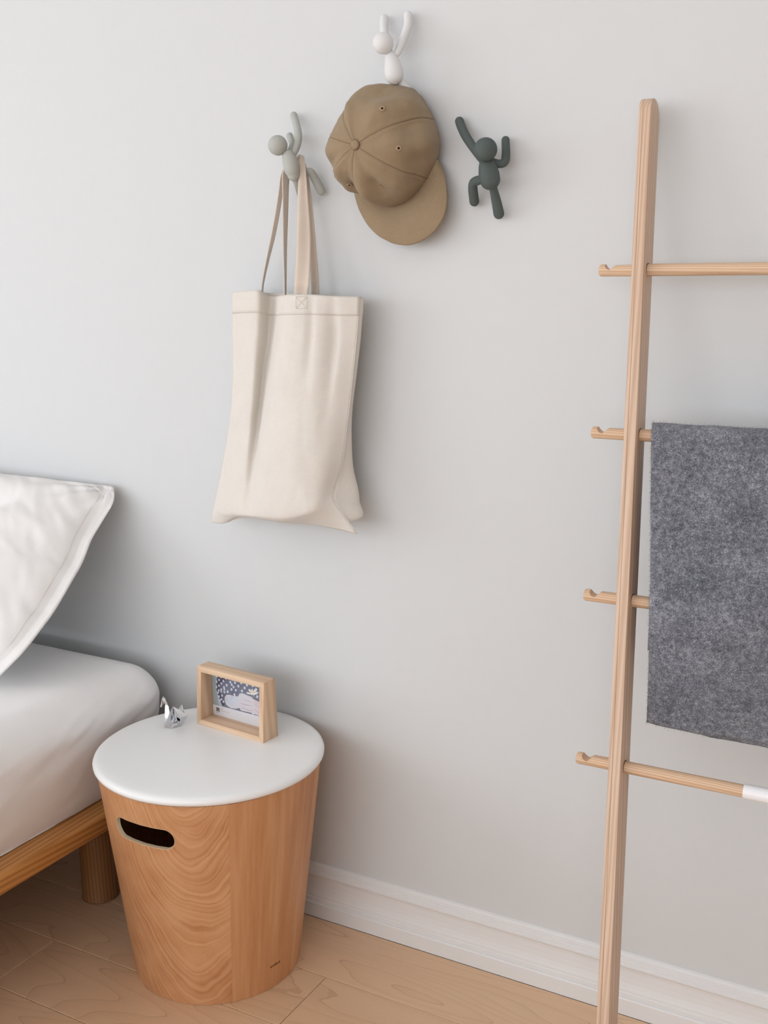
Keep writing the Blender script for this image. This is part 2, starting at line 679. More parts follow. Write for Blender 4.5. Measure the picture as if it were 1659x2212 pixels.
bed_part('side_rail', (BX - 0.067, BX, -2.10, -0.03, 0.199, 0.237), MAT['oak'])
bed_part('side_rail', (-2.90, -2.833, -2.10, -0.03, 0.199, 0.237), MAT['oak'])
bed_part('end_rail', (-2.83, BX - 0.07, -0.095, -0.03, 0.199, 0.234), MAT['oak'])
bed_part('end_rail', (-2.83, BX - 0.07, -2.10, -2.035, 0.199, 0.234), MAT['oak'])
bed_part('light_block_panel', (-2.14, -2.11, -2.03, -0.10, 0.0, 0.199), MAT['oak'], 0.002)  # unseen panel, added to keep light out from under the bed
bed_part('light_block_panel', (-2.105, BX - 0.16, -2.03, -2.00, 0.0, 0.199), MAT['oak'], 0.002)  # likewise added, shuts out light from the foot end
for i in range(12):
    yy = -0.14 - i * 0.155
    bed_part('slat', (-2.83, BX - 0.07, yy - 0.09, yy, 0.208, 0.226), MAT['oak'], 0.002)
for lx, ly in ((-1.456, -0.152), (-2.79, -0.152), (-1.456, -1.98), (-2.79, -1.98)):
    pts = [(lx, ly, z) for z in (0.0, 0.004, 0.10, 0.1985)]
    v, f = tube([(lx, ly, 0.0015), (lx, ly, 0.1), (lx, ly, 0.1985)], 0.0345, 40, 4, False)
    o = obj('leg', v, f, MAT['oak_z'], bed, True)
    bevel(o, 0.0015, 2, 60)


def rounded_box(lo, hi, r, n, fn=None):
    lo, hi = np.array(lo, float), np.array(hi, float)
    c, h = (lo + hi) / 2, (hi - lo) / 2
    V, F = [], []
    for ax in range(3):
        for sg in (-1, 1):
            u, w = (ax + 1) % 3, (ax + 2) % 3
            def knots(k):
                e = np.linspace(-1, 1, n[k])
                q = np.abs(e) ** 0.55 * np.sign(e)
                return q * h[k]
            A, B = knots(u), knots(w)
            off = len(V)
            for a in A:
                for b in B:
                    p = np.zeros(3)
                    p[ax] = sg * h[ax]
                    p[u], p[w] = a, b
                    q = np.clip(p, -(h - r), h - r)
                    d = p - q
                    L = np.linalg.norm(d)
                    if L > 0:
                        p = q + d / L * r
                    V.append(c + p)
            fc = grid_faces(len(A), len(B), off=off)
            F += fc if sg > 0 else [t[::-1] for t in fc]
    V = np.array(V)
    return (V if fn is None else fn(V)), F


def wob(p, s, seed=0.0):
    return noise.noise(Vector((p[0] * s + seed, p[1] * s + seed * 1.7, p[2] * s - seed)))


def mat_fn(V):
    out = V.copy()
    for i, p in enumerate(V):
        t = max(0.0, min(1.0, (p[2] - 0.24) / 0.22))
        # the side belly and a sheet pulled slantwise round the edge
        if p[0] > -1.9:
            k = max(0.0, min(1.0, (p[0] + 1.55) / 0.17))
            out[i, 0] += k * (0.010 * math.sin(t * math.pi) - 0.026 * (1 - t) ** 2)
            side = k * (0.35 + 0.65 * math.sin(math.pi * min(1, t * 1.05)))
            out[i, 0] += side * (0.0045 * wob((p[1] * 0.9 + p[2] * 1.6, p[2] * 5.0 - p[1] * 1.2, 0), 5.5, 2.3) + 0.0022 * wob((p[1] * 0.8 + p[2] * 1.2, p[2] * 6.0 - p[1] * 2.4, 0), 13, 6.3))
            out[i, 2] += k * t * 0.003 * wob(p, 9, 5.1)
        out[i, 2] += t * 0.004 * wob(p, 3.0, 1.1)
        out[i, 2] = max(out[i, 2], 0.2385)
    return out


v, f = rounded_box((-2.87, -2.03, 0.170), (-1.364, -0.024, 0.459), 0.066, (90, 110, 60), mat_fn)
o = obj('mattress', v, f, MAT['sheet'], origin=(-2.12, -1.03, 0.2385))
tag(recalc(o), 'thick mattress in a white fitted sheet on the oak bed frame', 'mattress')

# pillow
T = aty(247, 1058, -0.020)          # top right corner, at the wall
Bq = atz(-30, 1474, 0.470)          # bottom right corner, on the mattress
pl = empty('pillow', (Bq[0] - 0.3, Bq[1], 0.46), 'white linen pillow leaning against the wall on the mattress', 'pillow')
vdir = Bq - T
Hh = np.linalg.norm(vdir)
vdir /= Hh
udir = np.array([-1.0, -0.01, 0.018])
udir /= np.linalg.norm(udir)
nrm = np.cross(udir, vdir)
nrm /= np.linalg.norm(nrm)
if nrm[1] > 0:
    nrm = -nrm
NU, NV = 110, 80
WID = 0.66
PEDGE = []
for x_, y_, k_ in catmull([(246, 1052, 0), (243, 1085, .09), (219, 1128, .20), (197, 1166, .31), (178, 1214, .42), (158, 1250, .52), (118, 1318, .68), (86, 1362, .79), (50, 1408, .90), (-6, 1466, 1.0)], NV):
    PEDGE.append(aty(x_, y_, T[1] + (Bq[1] - T[1]) * k_))


def pillow_side(sgn):
    V = []
    for i in range(NU):
        for j in range(NV):
            u, v = i / (NU - 1), j / (NV - 1)
            # flange of about 22 mm at the right hand edge, then the stuffed body
            fl = 0.038
            ub = max(0.0, (u - fl) / (1 - fl))
            e = (1 - (abs(2 * ub - 1)) ** 2.6)
            g = (1 - (abs(2 * v - 1)) ** 2.4)
            h = max(0.0, e) ** 0.60 * max(0.0, g) ** 0.62
            h *= 0.072 if sgn > 0 else 0.045
            # outline pulled in between the corners
            pin = 0.018 * (1 - (2 * v - 1) ** 2)
            pv = 0.006 * (1 - (2 * u - 1) ** 2)
            P = PEDGE[j] + udir * (u * WID)
            P = P - vdir * pv * (2 * v - 1)
            # soft creases that fan out of the corner and along the seam
            cr = 0.0
            if sgn > 0:
                cc = math.hypot(u * 1.2, v)
                ang = math.atan2(v, u + 1e-4)
                cr += 0.0055 * math.exp(-(cc / 0.26) ** 2) * math.sin(ang * 15 + 0.6) * min(1, cc / 0.06)
                cr += 0.0040 * wob((u * 2.4 + v * 1.6, v * 1.1 - u * 0.5, 0), 7.0, 3.3) * min(1, h / 0.015)
                cr += 0.0022 * wob((u * 6 + v * 2.5, v * 2.0, 0), 6.0, 8.1) * min(1, h / 0.015)
                cr -= 0.030 * math.exp(-(((u - 0.37) / 0.075) ** 2 + ((v - 0.27) / 0.08) ** 2))
                if u <= fl * 1.05:
                    cr += 0.0012 * wob((v * 9, u * 20, 0), 3.0, 4.4)
            P = P + nrm * (sgn * h + cr + sgn * 0.0016)
            V.append(P)
    F = grid_faces(NU, NV)
    return np.array(V), (F if sgn < 0 else [q[::-1] for q in F])


def rim_strip(Va, Vb):
    idx = [i * NV for i in range(NU)] + [(NU - 1) * NV + j for j in range(1, NV)] + [i * NV + NV - 1 for i in range(NU - 2, -1, -1)] + [j for j in range(NV - 2, 0, -1)]
    k = len(idx)
    V = np.vstack([Va[idx], Vb[idx]])
    return V, [(q, (q + 1) % k, k + (q + 1) % k, k + q) for q in range(k)]


fa = pillow_side(1)
fb_ = pillow_side(-1)
# nothing of the pillow may go into the wall
for arr in (fa[0], fb_[0]):
    arr[:, 1] = np.minimum(arr[:, 1], -0.004)
v, f = merge([fa, fb_, rim_strip(fa[0], fb_[0])])
recalc(obj('cover', v, f, MAT['linen'], pl))
# the sewn line of the flange
row = int(0.044 * (NU - 1)) + 1
sl = fa[0].reshape(NU, NV, 3)[row, 2:NV - 2] + nrm * 0.0003
v, f = tube(sl[::4], 0.0004, 6, 60, False)
obj('flange_seam', v, f, MAT['pillow_seam'], pl)

# ------------------------------------------------------------------ storage bin
BC = np.array([-1.1335, -0.197])
BR, Br, BH = 0.1895, 0.1446, 0.3770
binr = empty('storage_bin', (BC[0], BC[1], 0.0), 'round tapered beech bin with slot handle and white lid beside the bed', 'bin')
NS = 220
seam = math.radians(-43.5)


def bin_r(z):
    return Br + (BR - Br) * (z / BH)


def bin_shell():
    nz = 40
    V, UV, F = [], [], []
    th = 0.0062
    for k in range(NS + 1):
        a = seam + 2 * math.pi * k / NS
        lift = 0.0009 * max(0.0, 1 - k / 3.0)
        for side in (0, 1):
            for j in range(nz + 1):
                z = 0.0005 + (BH - 0.0005) * j / nz
                r = bin_r(z) + (lift if side == 0 else -th)
                V.append((BC[0] + r * math.cos(a), BC[1] + r * math.sin(a), z))
                UV.append((k / NS * 2 * math.pi * 0.165, z))
    m = 2 * (nz + 1)
    for k in range(NS):
        for j in range(nz):
            a, b = k * m + j, (k + 1) * m + j
            F.append((a, b, b + 1, a + 1))
            c, d = a + nz + 1, b + nz + 1
            F.append((c, c + 1, d + 1, d))
        a, b = k * m, (k + 1) * m
        F.append((a, a + nz + 1, b + nz + 1, b))
        a, b = k * m + nz, (k + 1) * m + nz
        F.append((a, b, b + nz + 1, a + nz + 1))
    for k in (0, NS):
        for j in range(nz):
            a = k * m + j
            F.append((a, a + 1, a + nz + 2, a + nz + 1) if k == 0 else (a, a + nz + 1, a + nz + 2, a + 1))
    return V, F, UV


v, f, uv = bin_shell()
body = obj('body', v, f, MAT['veneer'], binr, True, uv)


# slot handle: a stadium that follows the wall of the bin
def pix_on_bin(x, y):
    d = ray(x, y)
    lo, hi = 0.5, 4.0
    s = 1.0
    last = None
    for q in np.linspace(1.0, 2.6, 3201):
        P = CAM + d * q
        rr = math.hypot(P[0] - BC[0], P[1] - BC[1])
        if rr <= bin_r(P[2]) and P[2] <= BH:
            return P
    return None


sa, sb = pix_on_bin(249, 1762), pix_on_bin(376, 1797)
aa = math.atan2(sa[1] - BC[1], sa[0] - BC[0])
ab = math.atan2(sb[1] - BC[1], sb[0] - BC[0])
if ab < aa:
    aa, ab = ab, aa
zc = 0.3155
hh = 0.0185
rm = bin_r(zc)
half_w = (ab - aa) / 2 * rm
amid = (aa + ab) / 2


def slot_loop(grow, nn=64):
    pts = []
    R = hh + grow
    L = half_w + grow - R
    for k in range(nn):
        t = 2 * math.pi * k / nn
        cx, cz = math.cos(t), math.sin(t)
        # straight parts between the round ends
        sx = L * (1 if cx > 0 else -1) * min(1.0, abs(cx) * 6)
        pts.append((sx + R * cx, R * cz))
    return pts


def slot_ring(grow, r_off):
    out = []
    for s, dz in slot_loop(grow):
        z = zc + dz
        r = bin_r(z) + r_off
        a = amid + s / rm
        out.append((BC[0] + r * math.cos(a), BC[1] + r * math.sin(a), z))
    return out


cut_v = np.array(slot_ring(0, 0.02) + slot_ring(0, -0.03))
k = 64
cut_f = [(i, (i + 1) % k, k + (i + 1) % k, k + i) for i in range(k)] + [tuple(range(k))[::-1], tuple(range(k, 2 * k))]
cut = obj('slot_cutter', cut_v, cut_f, MAT['ply'], binr, False)
recalc(cut)
bmod = mod(body, 'BOOLEAN', operation='DIFFERENCE', object=cut, solver='EXACT')
bpy.context.view_layer.update()
dg = bpy.context.evaluated_depsgraph_get()
nm = bpy.data.meshes.new_from_object(body.evaluated_get(dg))
body.modifiers.clear()
body.data = nm
bpy.data.objects.remove(cut, do_unlink=True)
mod(body, 'EDGE_SPLIT', split_angle=math.radians(35))
rv, rf = merge([(np.array(slot_ring(0.0002, 0.0004) + slot_ring(-0.0006, 0.0003) + slot_ring(-0.0006, -0.0066) + slot_ring(0.0004, -0.0066)), grid_faces(4, k, wrap_v=True))])
tag(recalc(obj('handle_rim', rv, rf, MAT['ply'], binr, False)), 'pale plywood edge of the handle slot')
# floor of the bin
bv = [(BC[0] + (Br - 0.007) * math.cos(a), BC[1] + (Br - 0.007) * math.sin(a), z) for z in (0.004, 0.012) for a in np.linspace(0, 2 * math.pi, 64, endpoint=False)]
obj('bottom_panel', bv, grid_faces(2, 64, wrap_v=True) + [tuple(range(64))[::-1], tuple(range(64, 128))], MAT['ply'], binr, False)
# lid with a soft rounded rim
LR = 0.1955
lp = [(0.0001, 0.3772), (LR - 0.013, 0.3772), (LR - 0.0062, 0.3776), (LR - 0.0024, 0.3795), (LR - 0.0004, 0.3825), (LR, 0.3855), (LR - 0.0014, 0.3890), (LR - 0.0048, 0.3914), (LR - 0.0100, 0.3925), (LR - 0.03, 0.3928), (LR - 0.09, 0.3928), (0.0001, 0.3928)]
V = []
for r, z in lp:
    for a in np.linspace(0, 2 * math.pi, 160, endpoint=False):
        V.append((BC[0] + r * math.cos(a), BC[1] + r * math.sin(a), z))
tag(recalc(obj('lid', V, grid_faces(len(lp), 160, wrap_v=True), MAT['lid'], binr)), 'white lacquered lid')
LZ = 0.3928

# burnt-in lettering low on the bin
tp = pix_on_bin(594.5, 2083)
ta = math.atan2(tp[1] - BC[1], tp[0] - BC[0])
tv, tf = text_mesh('umbra', 0.0082)
wv_ = []
sx = (tv[:, 0].max() - tv[:, 0].min())
for p in tv:
    z = tp[2] + p[1] - 0.002
    r = bin_r(z) + 0.0004
    a = ta + p[0] * (0.0225 / sx) / r
    wv_.append((BC[0] + r * math.cos(a), BC[1] + r * math.sin(a), z))
tag(obj('lettering', wv_, tf, MAT['black'], binr, False), 'small dark burnt lettering')

# ------------------------------------------------------------------ picture frame on the lid
FL = atz(425.5, 1563, LZ)
FR = atz(568.5, 1606, LZ)
e1 = FR - FL
FWD = np.linalg.norm(e1)
e1 /= FWD
e2 = np.array([-e1[1], e1[0], 0.0])
ez = np.array([0, 0, 1.0])
FH = 0.1075
frame = empty('picture_frame', FL + e1 * FWD / 2 + e2 * 0.02 - np.array([0, 0, 0]), 'small wedge-shaped ash picture frame standing on the white lid', 'frame')
DB, DT = 0.040, 0.030      # depth at the foot and at the top
LEAN = 0.006


def fp(a, d, h):
    """a across (m), d 0 front .. 1 back, h height (m)"""
    t = h / FH
    front = LEAN * t
    back = DB + (LEAN + DT - DB) * t
    return FL + e1 * a + e2 * (front + (back - front) * d) + ez * h


bw = 0.0098


def fbox(a0, a1, h0, h1, d0=0.0, d1=1.0, mi=(0, 0, 0, 0)):
    """a rail; mi shortens the ends for mitres: (bottom-left, bottom-right, top-right, top-left) in metres"""
    p = []
    for h, (l, r) in ((h0, (a0 + mi[0], a1 - mi[1])), (h1, (a0 + mi[3], a1 - mi[2]))):
        p += [fp(l, d0, h), fp(r, d0, h), fp(r, d1, h), fp(l, d1, h)]
    return hexa(p)


for args, m in (((0, FWD, 0, bw, 0, 1, (0, 0, bw, bw)), 'ash_frame'), ((0, FWD, FH - bw, FH, 0, 1, (bw, bw, 0, 0)), 'ash_frame')):
    o = obj('frame_rail', *fbox(*args), MAT[m], frame)
    bevel(o, 0.0006, 2)


def upright(a_out, a_in):
    p = []
    lo, hi = (a_out, a_in) if a_out < a_in else (a_in, a_out)
    def hb(a):
        return 0.0 if abs(a - a_out) < 1e-9 else bw
    for top in (0, 1):
        for d, order in ((0, (lo, hi)), (1, (hi, lo))):
            for a in order:
                h = FH - hb(a) if top else hb(a)
                p.append(fp(a, d, h))
    return hexa(p)


for ao, ai in ((0, bw), (FWD, FWD - bw)):
    o = obj('frame_stile', *upright(ao, ai), MAT['ash_frame_z'], frame)
    bevel(o, 0.0006, 2)
# backing panel, print and glass sit parallel to the leaning back
o = obj('backing_panel', *fbox(bw, FWD - bw, bw, FH - bw, 0.90, 0.985), MAT['dark'], frame, False)
DP = 0.865


def pp(a, b, lift=0.0):
    """print plane: a 0..1 across, b 0..1 up"""
    return fp(bw + a * (FWD - 2 * bw), DP, bw + b * (FH - 2 * bw)) - e2 * lift


# homography from zoomed picture pixels (x11.85 from (440,1440)) to the print
src = np.array([(45, 110), (1432, 478), (1418, 1556), (100, 1272)], float) / 11.85 + np.array([440.0, 1440.0])


def plane_ab(x, y):
    q0, qa, qb = pp(0, 0), pp(1, 0), pp(0, 1)
    A, B = qa - q0, qb - q0
    d = ray(x, y)
    s = np.linalg.solve(np.stack([A, B, -d], 1), CAM - q0)
    return s[0], s[1]


AB = np.array([plane_ab(*p) for p in src])
# the visible opening in print coordinates: keep the drawing inside it by an affine fit
tgt = np.array([(0.0, 1.0), (1.0, 1.0), (1.0, 0.0), (0.0, 0.0)])


def homog(s, d):
    A = []
    for (x, y), (u, v) in zip(s, d):
        A.append([x, y, 1, 0, 0, 0, -u * x, -u * y, -u])
        A.append([0, 0, 0, x, y, 1, -v * x, -v * y, -v])
    return np.linalg.svd(np.array(A))[2][-1].reshape(3, 3)


# what the front lip hides of the print on the right hand side
HM = homog(np.array([(45, 110), (1432, 478), (1418, 1556), (100, 1272)], float),
           np.array([(max(0, AB[0][0]), min(1, AB[0][1])), (min(1.0, AB[1][0]), min(1, AB[1][1])), (min(1.0, AB[2][0]), max(0, AB[2][1])), (max(0, AB[3][0]), max(0, AB[3][1]))]))


def ab(x, y):
    q = HM @ np.array([x, y, 1.0])
    return q[0] / q[2], q[1] / q[2]


PM, PV, PF, PI = [], [], [], []
_pm = {}


def pcol(rgb):
    if rgb not in _pm:
        _pm[rgb] = len(PM)
        PM.append(plain('print_%d_%d_%d' % rgb, rgb, 0.35, 0.3))
    return _pm[rgb]


def clip_poly(P):
    for ax, lim, sg in ((0, 0.0, 1), (0, 1.0, -1), (1, 0.0, 1), (1, 1.0, -1)):
        out = []
        for i in range(len(P)):
            a, b = P[i], P[(i + 1) % len(P)]
            ia, ib = sg * (a[ax] - lim) >= 0, sg * (b[ax] - lim) >= 0
            if ia:
                out.append(a)
            if ia != ib:
                t = (lim - a[ax]) / (b[ax] - a[ax])
                out.append((a[0] + t * (b[0] - a[0]), a[1] + t * (b[1] - a[1])))
        P = out
        if not P:
            return P
    return P


LAYER = [0]


def draw(pts, rgb, zoom=True):
    P = [ab(*p) for p in pts] if zoom else list(pts)
    P = clip_poly(P)
    if len(P) < 3:
        return
    LAYER[0] += 1
    off = len(PV)
    for a, b in P:
        PV.append(pp(a, b, 0.00004 * LAYER[0] ** 0.8))
    PF.append(tuple(range(off, off + len(P))))
    PI.append(pcol(rgb))


def ell(x, y, rx, ry, rgb, rot=0.0, n=16):
    c, s = math.cos(rot), math.sin(rot)
    draw([(x + rx * math.cos(t) * c - ry * math.sin(t) * s, y + rx * math.cos(t) * s + ry * math.sin(t) * c) for t in np.linspace(0, 2 * math.pi, n, endpoint=False)], rgb)


draw([(-0.05, -0.05), (1.05, -0.05), (1.05, 1.05), (-0.05, 1.05)], (188, 200, 206), False)
draw([(40, 100), (150, 130), (260, 1080), (90, 1000)], (166, 178, 184))
blouse = [(215, 120), (1500, 460), (1500, 1310), (380, 1050), (300, 900), (235, 730), (200, 600), (195, 480), (205, 300)]
draw(blouse, (112, 114, 134))
draw([(215, 130), (640, 255), (470, 330), (330, 400), (290, 560), (330, 760), (430, 1010), (370, 1050), (300, 900), (235, 730), (200, 600), (195, 480), (205, 300)], (74, 74, 100))
for x, y in [(335, 243), (480, 280), (575, 285), (690, 320), (278, 318), (412, 352), (345, 420), (275, 478), (620, 385), (755, 400), (930, 412), (508, 468), (660, 455), (712, 520), (852, 494), (1092, 470), (1252, 488),
             (1028, 542), (655, 582), (778, 605), (955, 622), (430, 524), (345, 582), (440, 575), (270, 608), (340, 640), (440, 655), (538, 645), (245, 668), (740, 720), (1375, 770), (370, 752), (275, 778), (348, 857), (300, 888), (405, 920), (215, 220), (208, 365), (205, 510), (1262, 1210), (1345, 575)]:
    q = 24 if x > 500 else 22
    ell(x, y, q * 1.15, q * 1.6, (214, 222, 240), -0.25)
# sleeve opening and forearm
draw([(445, 900), (450, 790), (500, 735), (600, 725), (700, 750), (850, 770), (880, 700), (930, 680), (1010, 690), (1100, 735), (1230, 775), (1270, 830), (1420, 900), (1500, 940), (1500, 1320), (1400, 1260), (1180, 1190), (930, 1150), (880, 1080), (760, 1110), (620, 1090), (500, 1010)], (216, 212, 220))
draw([(470, 880), (520, 780), (640, 760), (850, 790), (850, 900), (700, 1040), (560, 1020), (490, 960)], (206, 212, 224))
for line in ([(960, 825), (1080, 865), (1200, 905), (1260, 925), (1200, 918), (1070, 880)], [(860, 925), (980, 960), (1200, 1005), (1260, 1000), (1190, 1020), (980, 980)], [(880, 1065), (1000, 1080), (1200, 1135), (1290, 1130), (1200, 1152), (1000, 1100)],
             [(1255, 900), (1330, 950), (1420, 1050), (1420, 1066), (1320, 975)], [(1255, 1030), (1330, 1090), (1420, 1180), (1420, 1196), (1320, 1110)], [(1300, 880), (1420, 940), (1420, 956), (1320, 900)]):
    draw(line, (196, 170, 180))
draw([(1250, 880), (1330, 905), (1420, 980), (1420, 1050), (1330, 960), (1260, 920)], (224, 206, 212))
draw([(1250, 1020), (1330, 1050), (1420, 1130), (1420, 1180), (1330, 1100), (1260, 1050)], (226, 208, 214))
draw([(1300, 1140), (1420, 1200), (1420, 1250), (1330, 1210)], (224, 206, 212))
# daisy
draw([(1270, 715), (1282, 715), (1296, 800), (1284, 802)], (176, 190, 170))
for x, y, a, b, r in ((1180, 610, 26, 50, -0.6), (1130, 675, 50, 22, 0.1), (1190, 690, 46, 20, -0.15), (1240, 605, 20, 40, 0.1), (1290, 700, 22, 40, 0.1), (1340, 615, 20, 46, 0.7), (1370, 665, 46, 20, 0.05), (1330, 690, 40, 22, 0.4), (1240, 695, 24, 34, 0.3), (1300, 605, 18, 30, 0.4)):
    ell(x, y, a, b, (240, 241, 246), r)
ell(1260, 655, 52, 34, (240, 222, 170))
# white strip with the maker's mark
draw([(60, 985), (160, 1010), (1500, 1290), (1500, 1700), (60, 1300)], (228, 228, 234))
draw([(188, 1075), (290, 1098), (292, 1205), (196, 1185)], (52, 36, 34))
Uo = [(212, 1082), (222, 1084), (226, 1150), (240, 1168), (256, 1168), (264, 1152), (262, 1094), (273, 1096), (276, 1156), (262, 1182), (238, 1180), (218, 1156)]
draw([Uo[0], Uo[1], Uo[2], Uo[11]], (226, 220, 216))
draw([Uo[2], Uo[3], Uo[10], Uo[11]], (226, 220, 216))
draw([Uo[3], Uo[4], Uo[9], Uo[10]], (226, 220, 216))
draw([Uo[4], Uo[5], Uo[8], Uo[9]], (226, 220, 216))
draw([Uo[5], Uo[6], Uo[7], Uo[8]], (226, 220, 216))


def print_text(body, c0, c1, hpx, rgb):
    tv, tf = text_mesh(body, 1.0)
    mn, mx = tv[:, 0].min(), tv[:, 0].max()
    off = len(PV)
    LAYER[0] += 1
    for p in tv:
        t = (p[0] - mn) / (mx - mn)
        x = c0[0] + (c1[0] - c0[0]) * t
        y = c0[1] + (c1[1] - c0[1]) * t - p[1] * hpx
        a, b = ab(x, y)
        PV.append(pp(a, b, 0.00004 * LAYER[0] ** 0.8))
    for q in tf:
        PF.append(tuple(i + off for i in q))
        PI.append(pcol(rgb))


print_text('umbra', (196, 1228), (296, 1250), 34, (92, 74, 70))
print_text('EDGE', (322, 1130), (405, 1148), 34, (150, 146, 152))
print_text('photo 4 x 6 in.', (326, 1180), (578, 1228), 30, (150, 146, 152))
pr = obj('photo_print', PV, PF, None, frame, False, mats=PM, fmat=PI)
tag(pr, 'printed insert of hands holding a daisy over a dotted blouse')
_fg = clear_glass('frame_glass')
obj('glass', *fbox(bw, FWD - bw, bw, FH - bw, 0.80, 0.81), _fg.m, frame, False)

# ------------------------------------------------------------------ chrome paper-crane figure
crane = empty('origami_crane', atz(372, 1574, LZ), 'small chrome folded crane figurine on the white lid', 'figurine')


def cz(x, y, Y):
    P = aty(x, y, Y)
    P[2] = max(P[2], LZ + 0.0003)
    return P


def facets(name, V, F):
    o = obj(name, [cz(*p) for p in V], F, MAT['chrome'], crane, False)
    recalc(o)
    mod(o, 'SOLIDIFY', thickness=0.0006, offset=0.0)
    return o


facets('neck', [(356, 1574.6, -.166), (370, 1577, -.166), (363, 1573, -.154), (365.8, 1538.8, -.158), (356.6, 1538.8, -.160), (362, 1536, -.152), (363.6, 1525, -.155), (357, 1522.5, -.157), (356.6, 1509, -.152), (354.7, 1518, -.155)],
       [(0, 1, 3, 4), (1, 2, 5, 3), (2, 0, 4, 5), (4, 3, 6, 7), (3, 5, 6), (5, 4, 7, 6), (7, 6, 8, 9)])
facets('head', [(356.6, 1509, -.152), (352.5, 1504.4, -.153), (349.8, 1510, -.156), (346.3, 1527.4, -.166), (349, 1527, -.165), (354.7, 1518, -.155), (352.2, 1512, -.150)],
       [(0, 1, 6), (1, 2, 6), (2, 3, 6), (3, 4, 6), (4, 5, 6), (5, 0, 6), (0, 1, 2, 5), (2, 3, 4, 5)])
facets('wing', [(373.4, 1526, -.128), (366.4, 1538.8, -.138), (369.6, 1561, -.150), (374, 1562, -.148), (379, 1552.4, -.140), (374.5, 1548, -.136)],
       [(0, 1, 5), (1, 2, 5), (2, 3, 5), (3, 4, 5), (4, 0, 5)])
facets('wing', [(374, 1526, -.166), (406.5, 1544.8, -.160), (391.9, 1568.7, -.153), (387.5, 1569.6, -.158), (384, 1557.8, -.160), (380.5, 1547, -.164), (389, 1551, -.168)],
       [(0, 1, 6), (1, 2, 6), (2, 3, 6), (3, 4, 6), (4, 5, 6), (5, 0, 6)])
facets('body', [(370, 1577, -.166), (387.5, 1569.2, -.150), (385.4, 1562, -.152), (378.3, 1566, -.157), (370, 1564, -.160), (363, 1573, -.150), (392, 1567, -.128), (384, 1556, -.132)],
       [(0, 1, 2, 3, 4), (1, 6, 7, 2), (5, 0, 4), (5, 6, 1, 0), (4, 3, 2, 7)])
facets('tail', [(392.7, 1521.5, -.120), (385.3, 1531.8, -.128), (398.4, 1540, -.130), (391, 1548, -.136), (393.5, 1534, -.124)],
       [(0, 1, 4), (0, 4, 2), (1, 3, 4), (4, 3, 2)])

# ------------------------------------------------------------------ climbing-figure wall hooks
PXM = 1.0 / 1480.0


def figure(label, mat, head, torso, limbs, loc):
    h = empty('wall_hook', loc, label, 'hook', 'climbing figure hooks on the wall')
    c = aty(*head[:3])
    obj('head', *sphere(c, head[3] * PXM), mat, h)
    v, f = tube([aty(*p[:3]) for p in torso], [p[3] * PXM for p in torso], 32, 30)
    obj('torso', v, f, mat, h)
    for name, pts in limbs:
        v, f = tube([aty(*p[:3]) for p in pts], [p[3] * PXM for p in pts], 22, 30)
        obj(name, v, f, mat, h)
    return h


figure('dark green climbing figure hook with nothing hung on it', MAT['green'], (1049, 323, -.062, 25),
       [(1051.5, 348, -.046, 15.5), (1053, 360, -.048, 19.5), (1056, 376, -.048, 22.5), (1058.5, 388, -.047, 22)],
       [('arm', [(1046, 350, -.040, 9), (1027, 325, -.034, 9.5), (1008, 297, -.026, 10), (997, 275, -.019, 10), (992.5, 262, -.0145, 10)]),
        ('arm', [(1064, 350, -.040, 8.5), (1079, 354, -.036, 9), (1090, 349, -.031, 9.5), (1093, 333, -.025, 9.5), (1092, 303, -.0145, 9)]),
        ('leg', [(1047, 388, -.042, 9), (1033, 389.5, -.038, 10), (1023, 395, -.034, 10), (1021.5, 409, -.028, 10.5), (1024.5, 435, -.0155, 11)]),
        ('leg', [(1063, 398, -.044, 8.5), (1068, 417, -.034, 9.5), (1073, 439, -.025, 11), (1077.5, 461.5, -.0165, 12)])],
       aty(1060, 380, -0.002))
figure('light sage grey climbing figure hook with the tote bag hung on it', MAT['grey'], (600, 314, -.070, 23.2),
       [(623, 337, -.060, 15), (627, 350, -.061, 18), (631, 366, -.060, 18.5), (634, 378, -.058, 14.5)],
       [('arm', [(633, 334, -.054, 7.5), (641, 317, -.048, 8.5), (645, 295, -.040, 8.7), (641, 271, -.026, 8.8), (634.5, 249.5, -.014, 9)]),
        ('arm', [(627, 326, -.050, 7), (631, 312, -.036, 7.5), (625.5, 293.5, -.014, 8)]),
        ('leg', [(643, 380, -.044, 7), (656, 373.5, -.036, 8), (670, 371, -.032, 9), (680, 386, -.024, 10), (693.5, 412, -.015, 10.5)]),
        ('leg', [(637, 384, -.054, 9), (644, 402, -.040, 8.5), (653, 434, -.0135, 9)])],
       aty(632, 370, -0.002))
figure('white climbing figure hook with the khaki cap hung on it', MAT['white'], (827.5, 93.5, -.060, 23),
       [(844, 122, -.048, 13), (848, 138, -.049, 18), (850.5, 154, -.049, 21), (851.5, 161, -.049, 21)],
       [('arm', [(840, 106, -.042, 8), (833, 82, -.034, 9), (829.5, 62, -.024, 9.5), (830, 40, -.0145, 9.5)]),
        ('arm', [(857, 116, -.044, 7.5), (864, 102, -.039, 9), (874, 77, -.029, 9.5), (881, 55, -.021, 9.5), (881.5, 33, -.0145, 9.5)]),
        ('leg', [(862, 172, -.040, 9), (876, 190, -.030, 9.5), (888, 206, -.018, 10)]),
        ('leg', [(848, 172, -.042, 9), (842, 195, -.032, 9.5), (835, 220, -.0165, 10)])],
       aty(850, 150, -0.002))

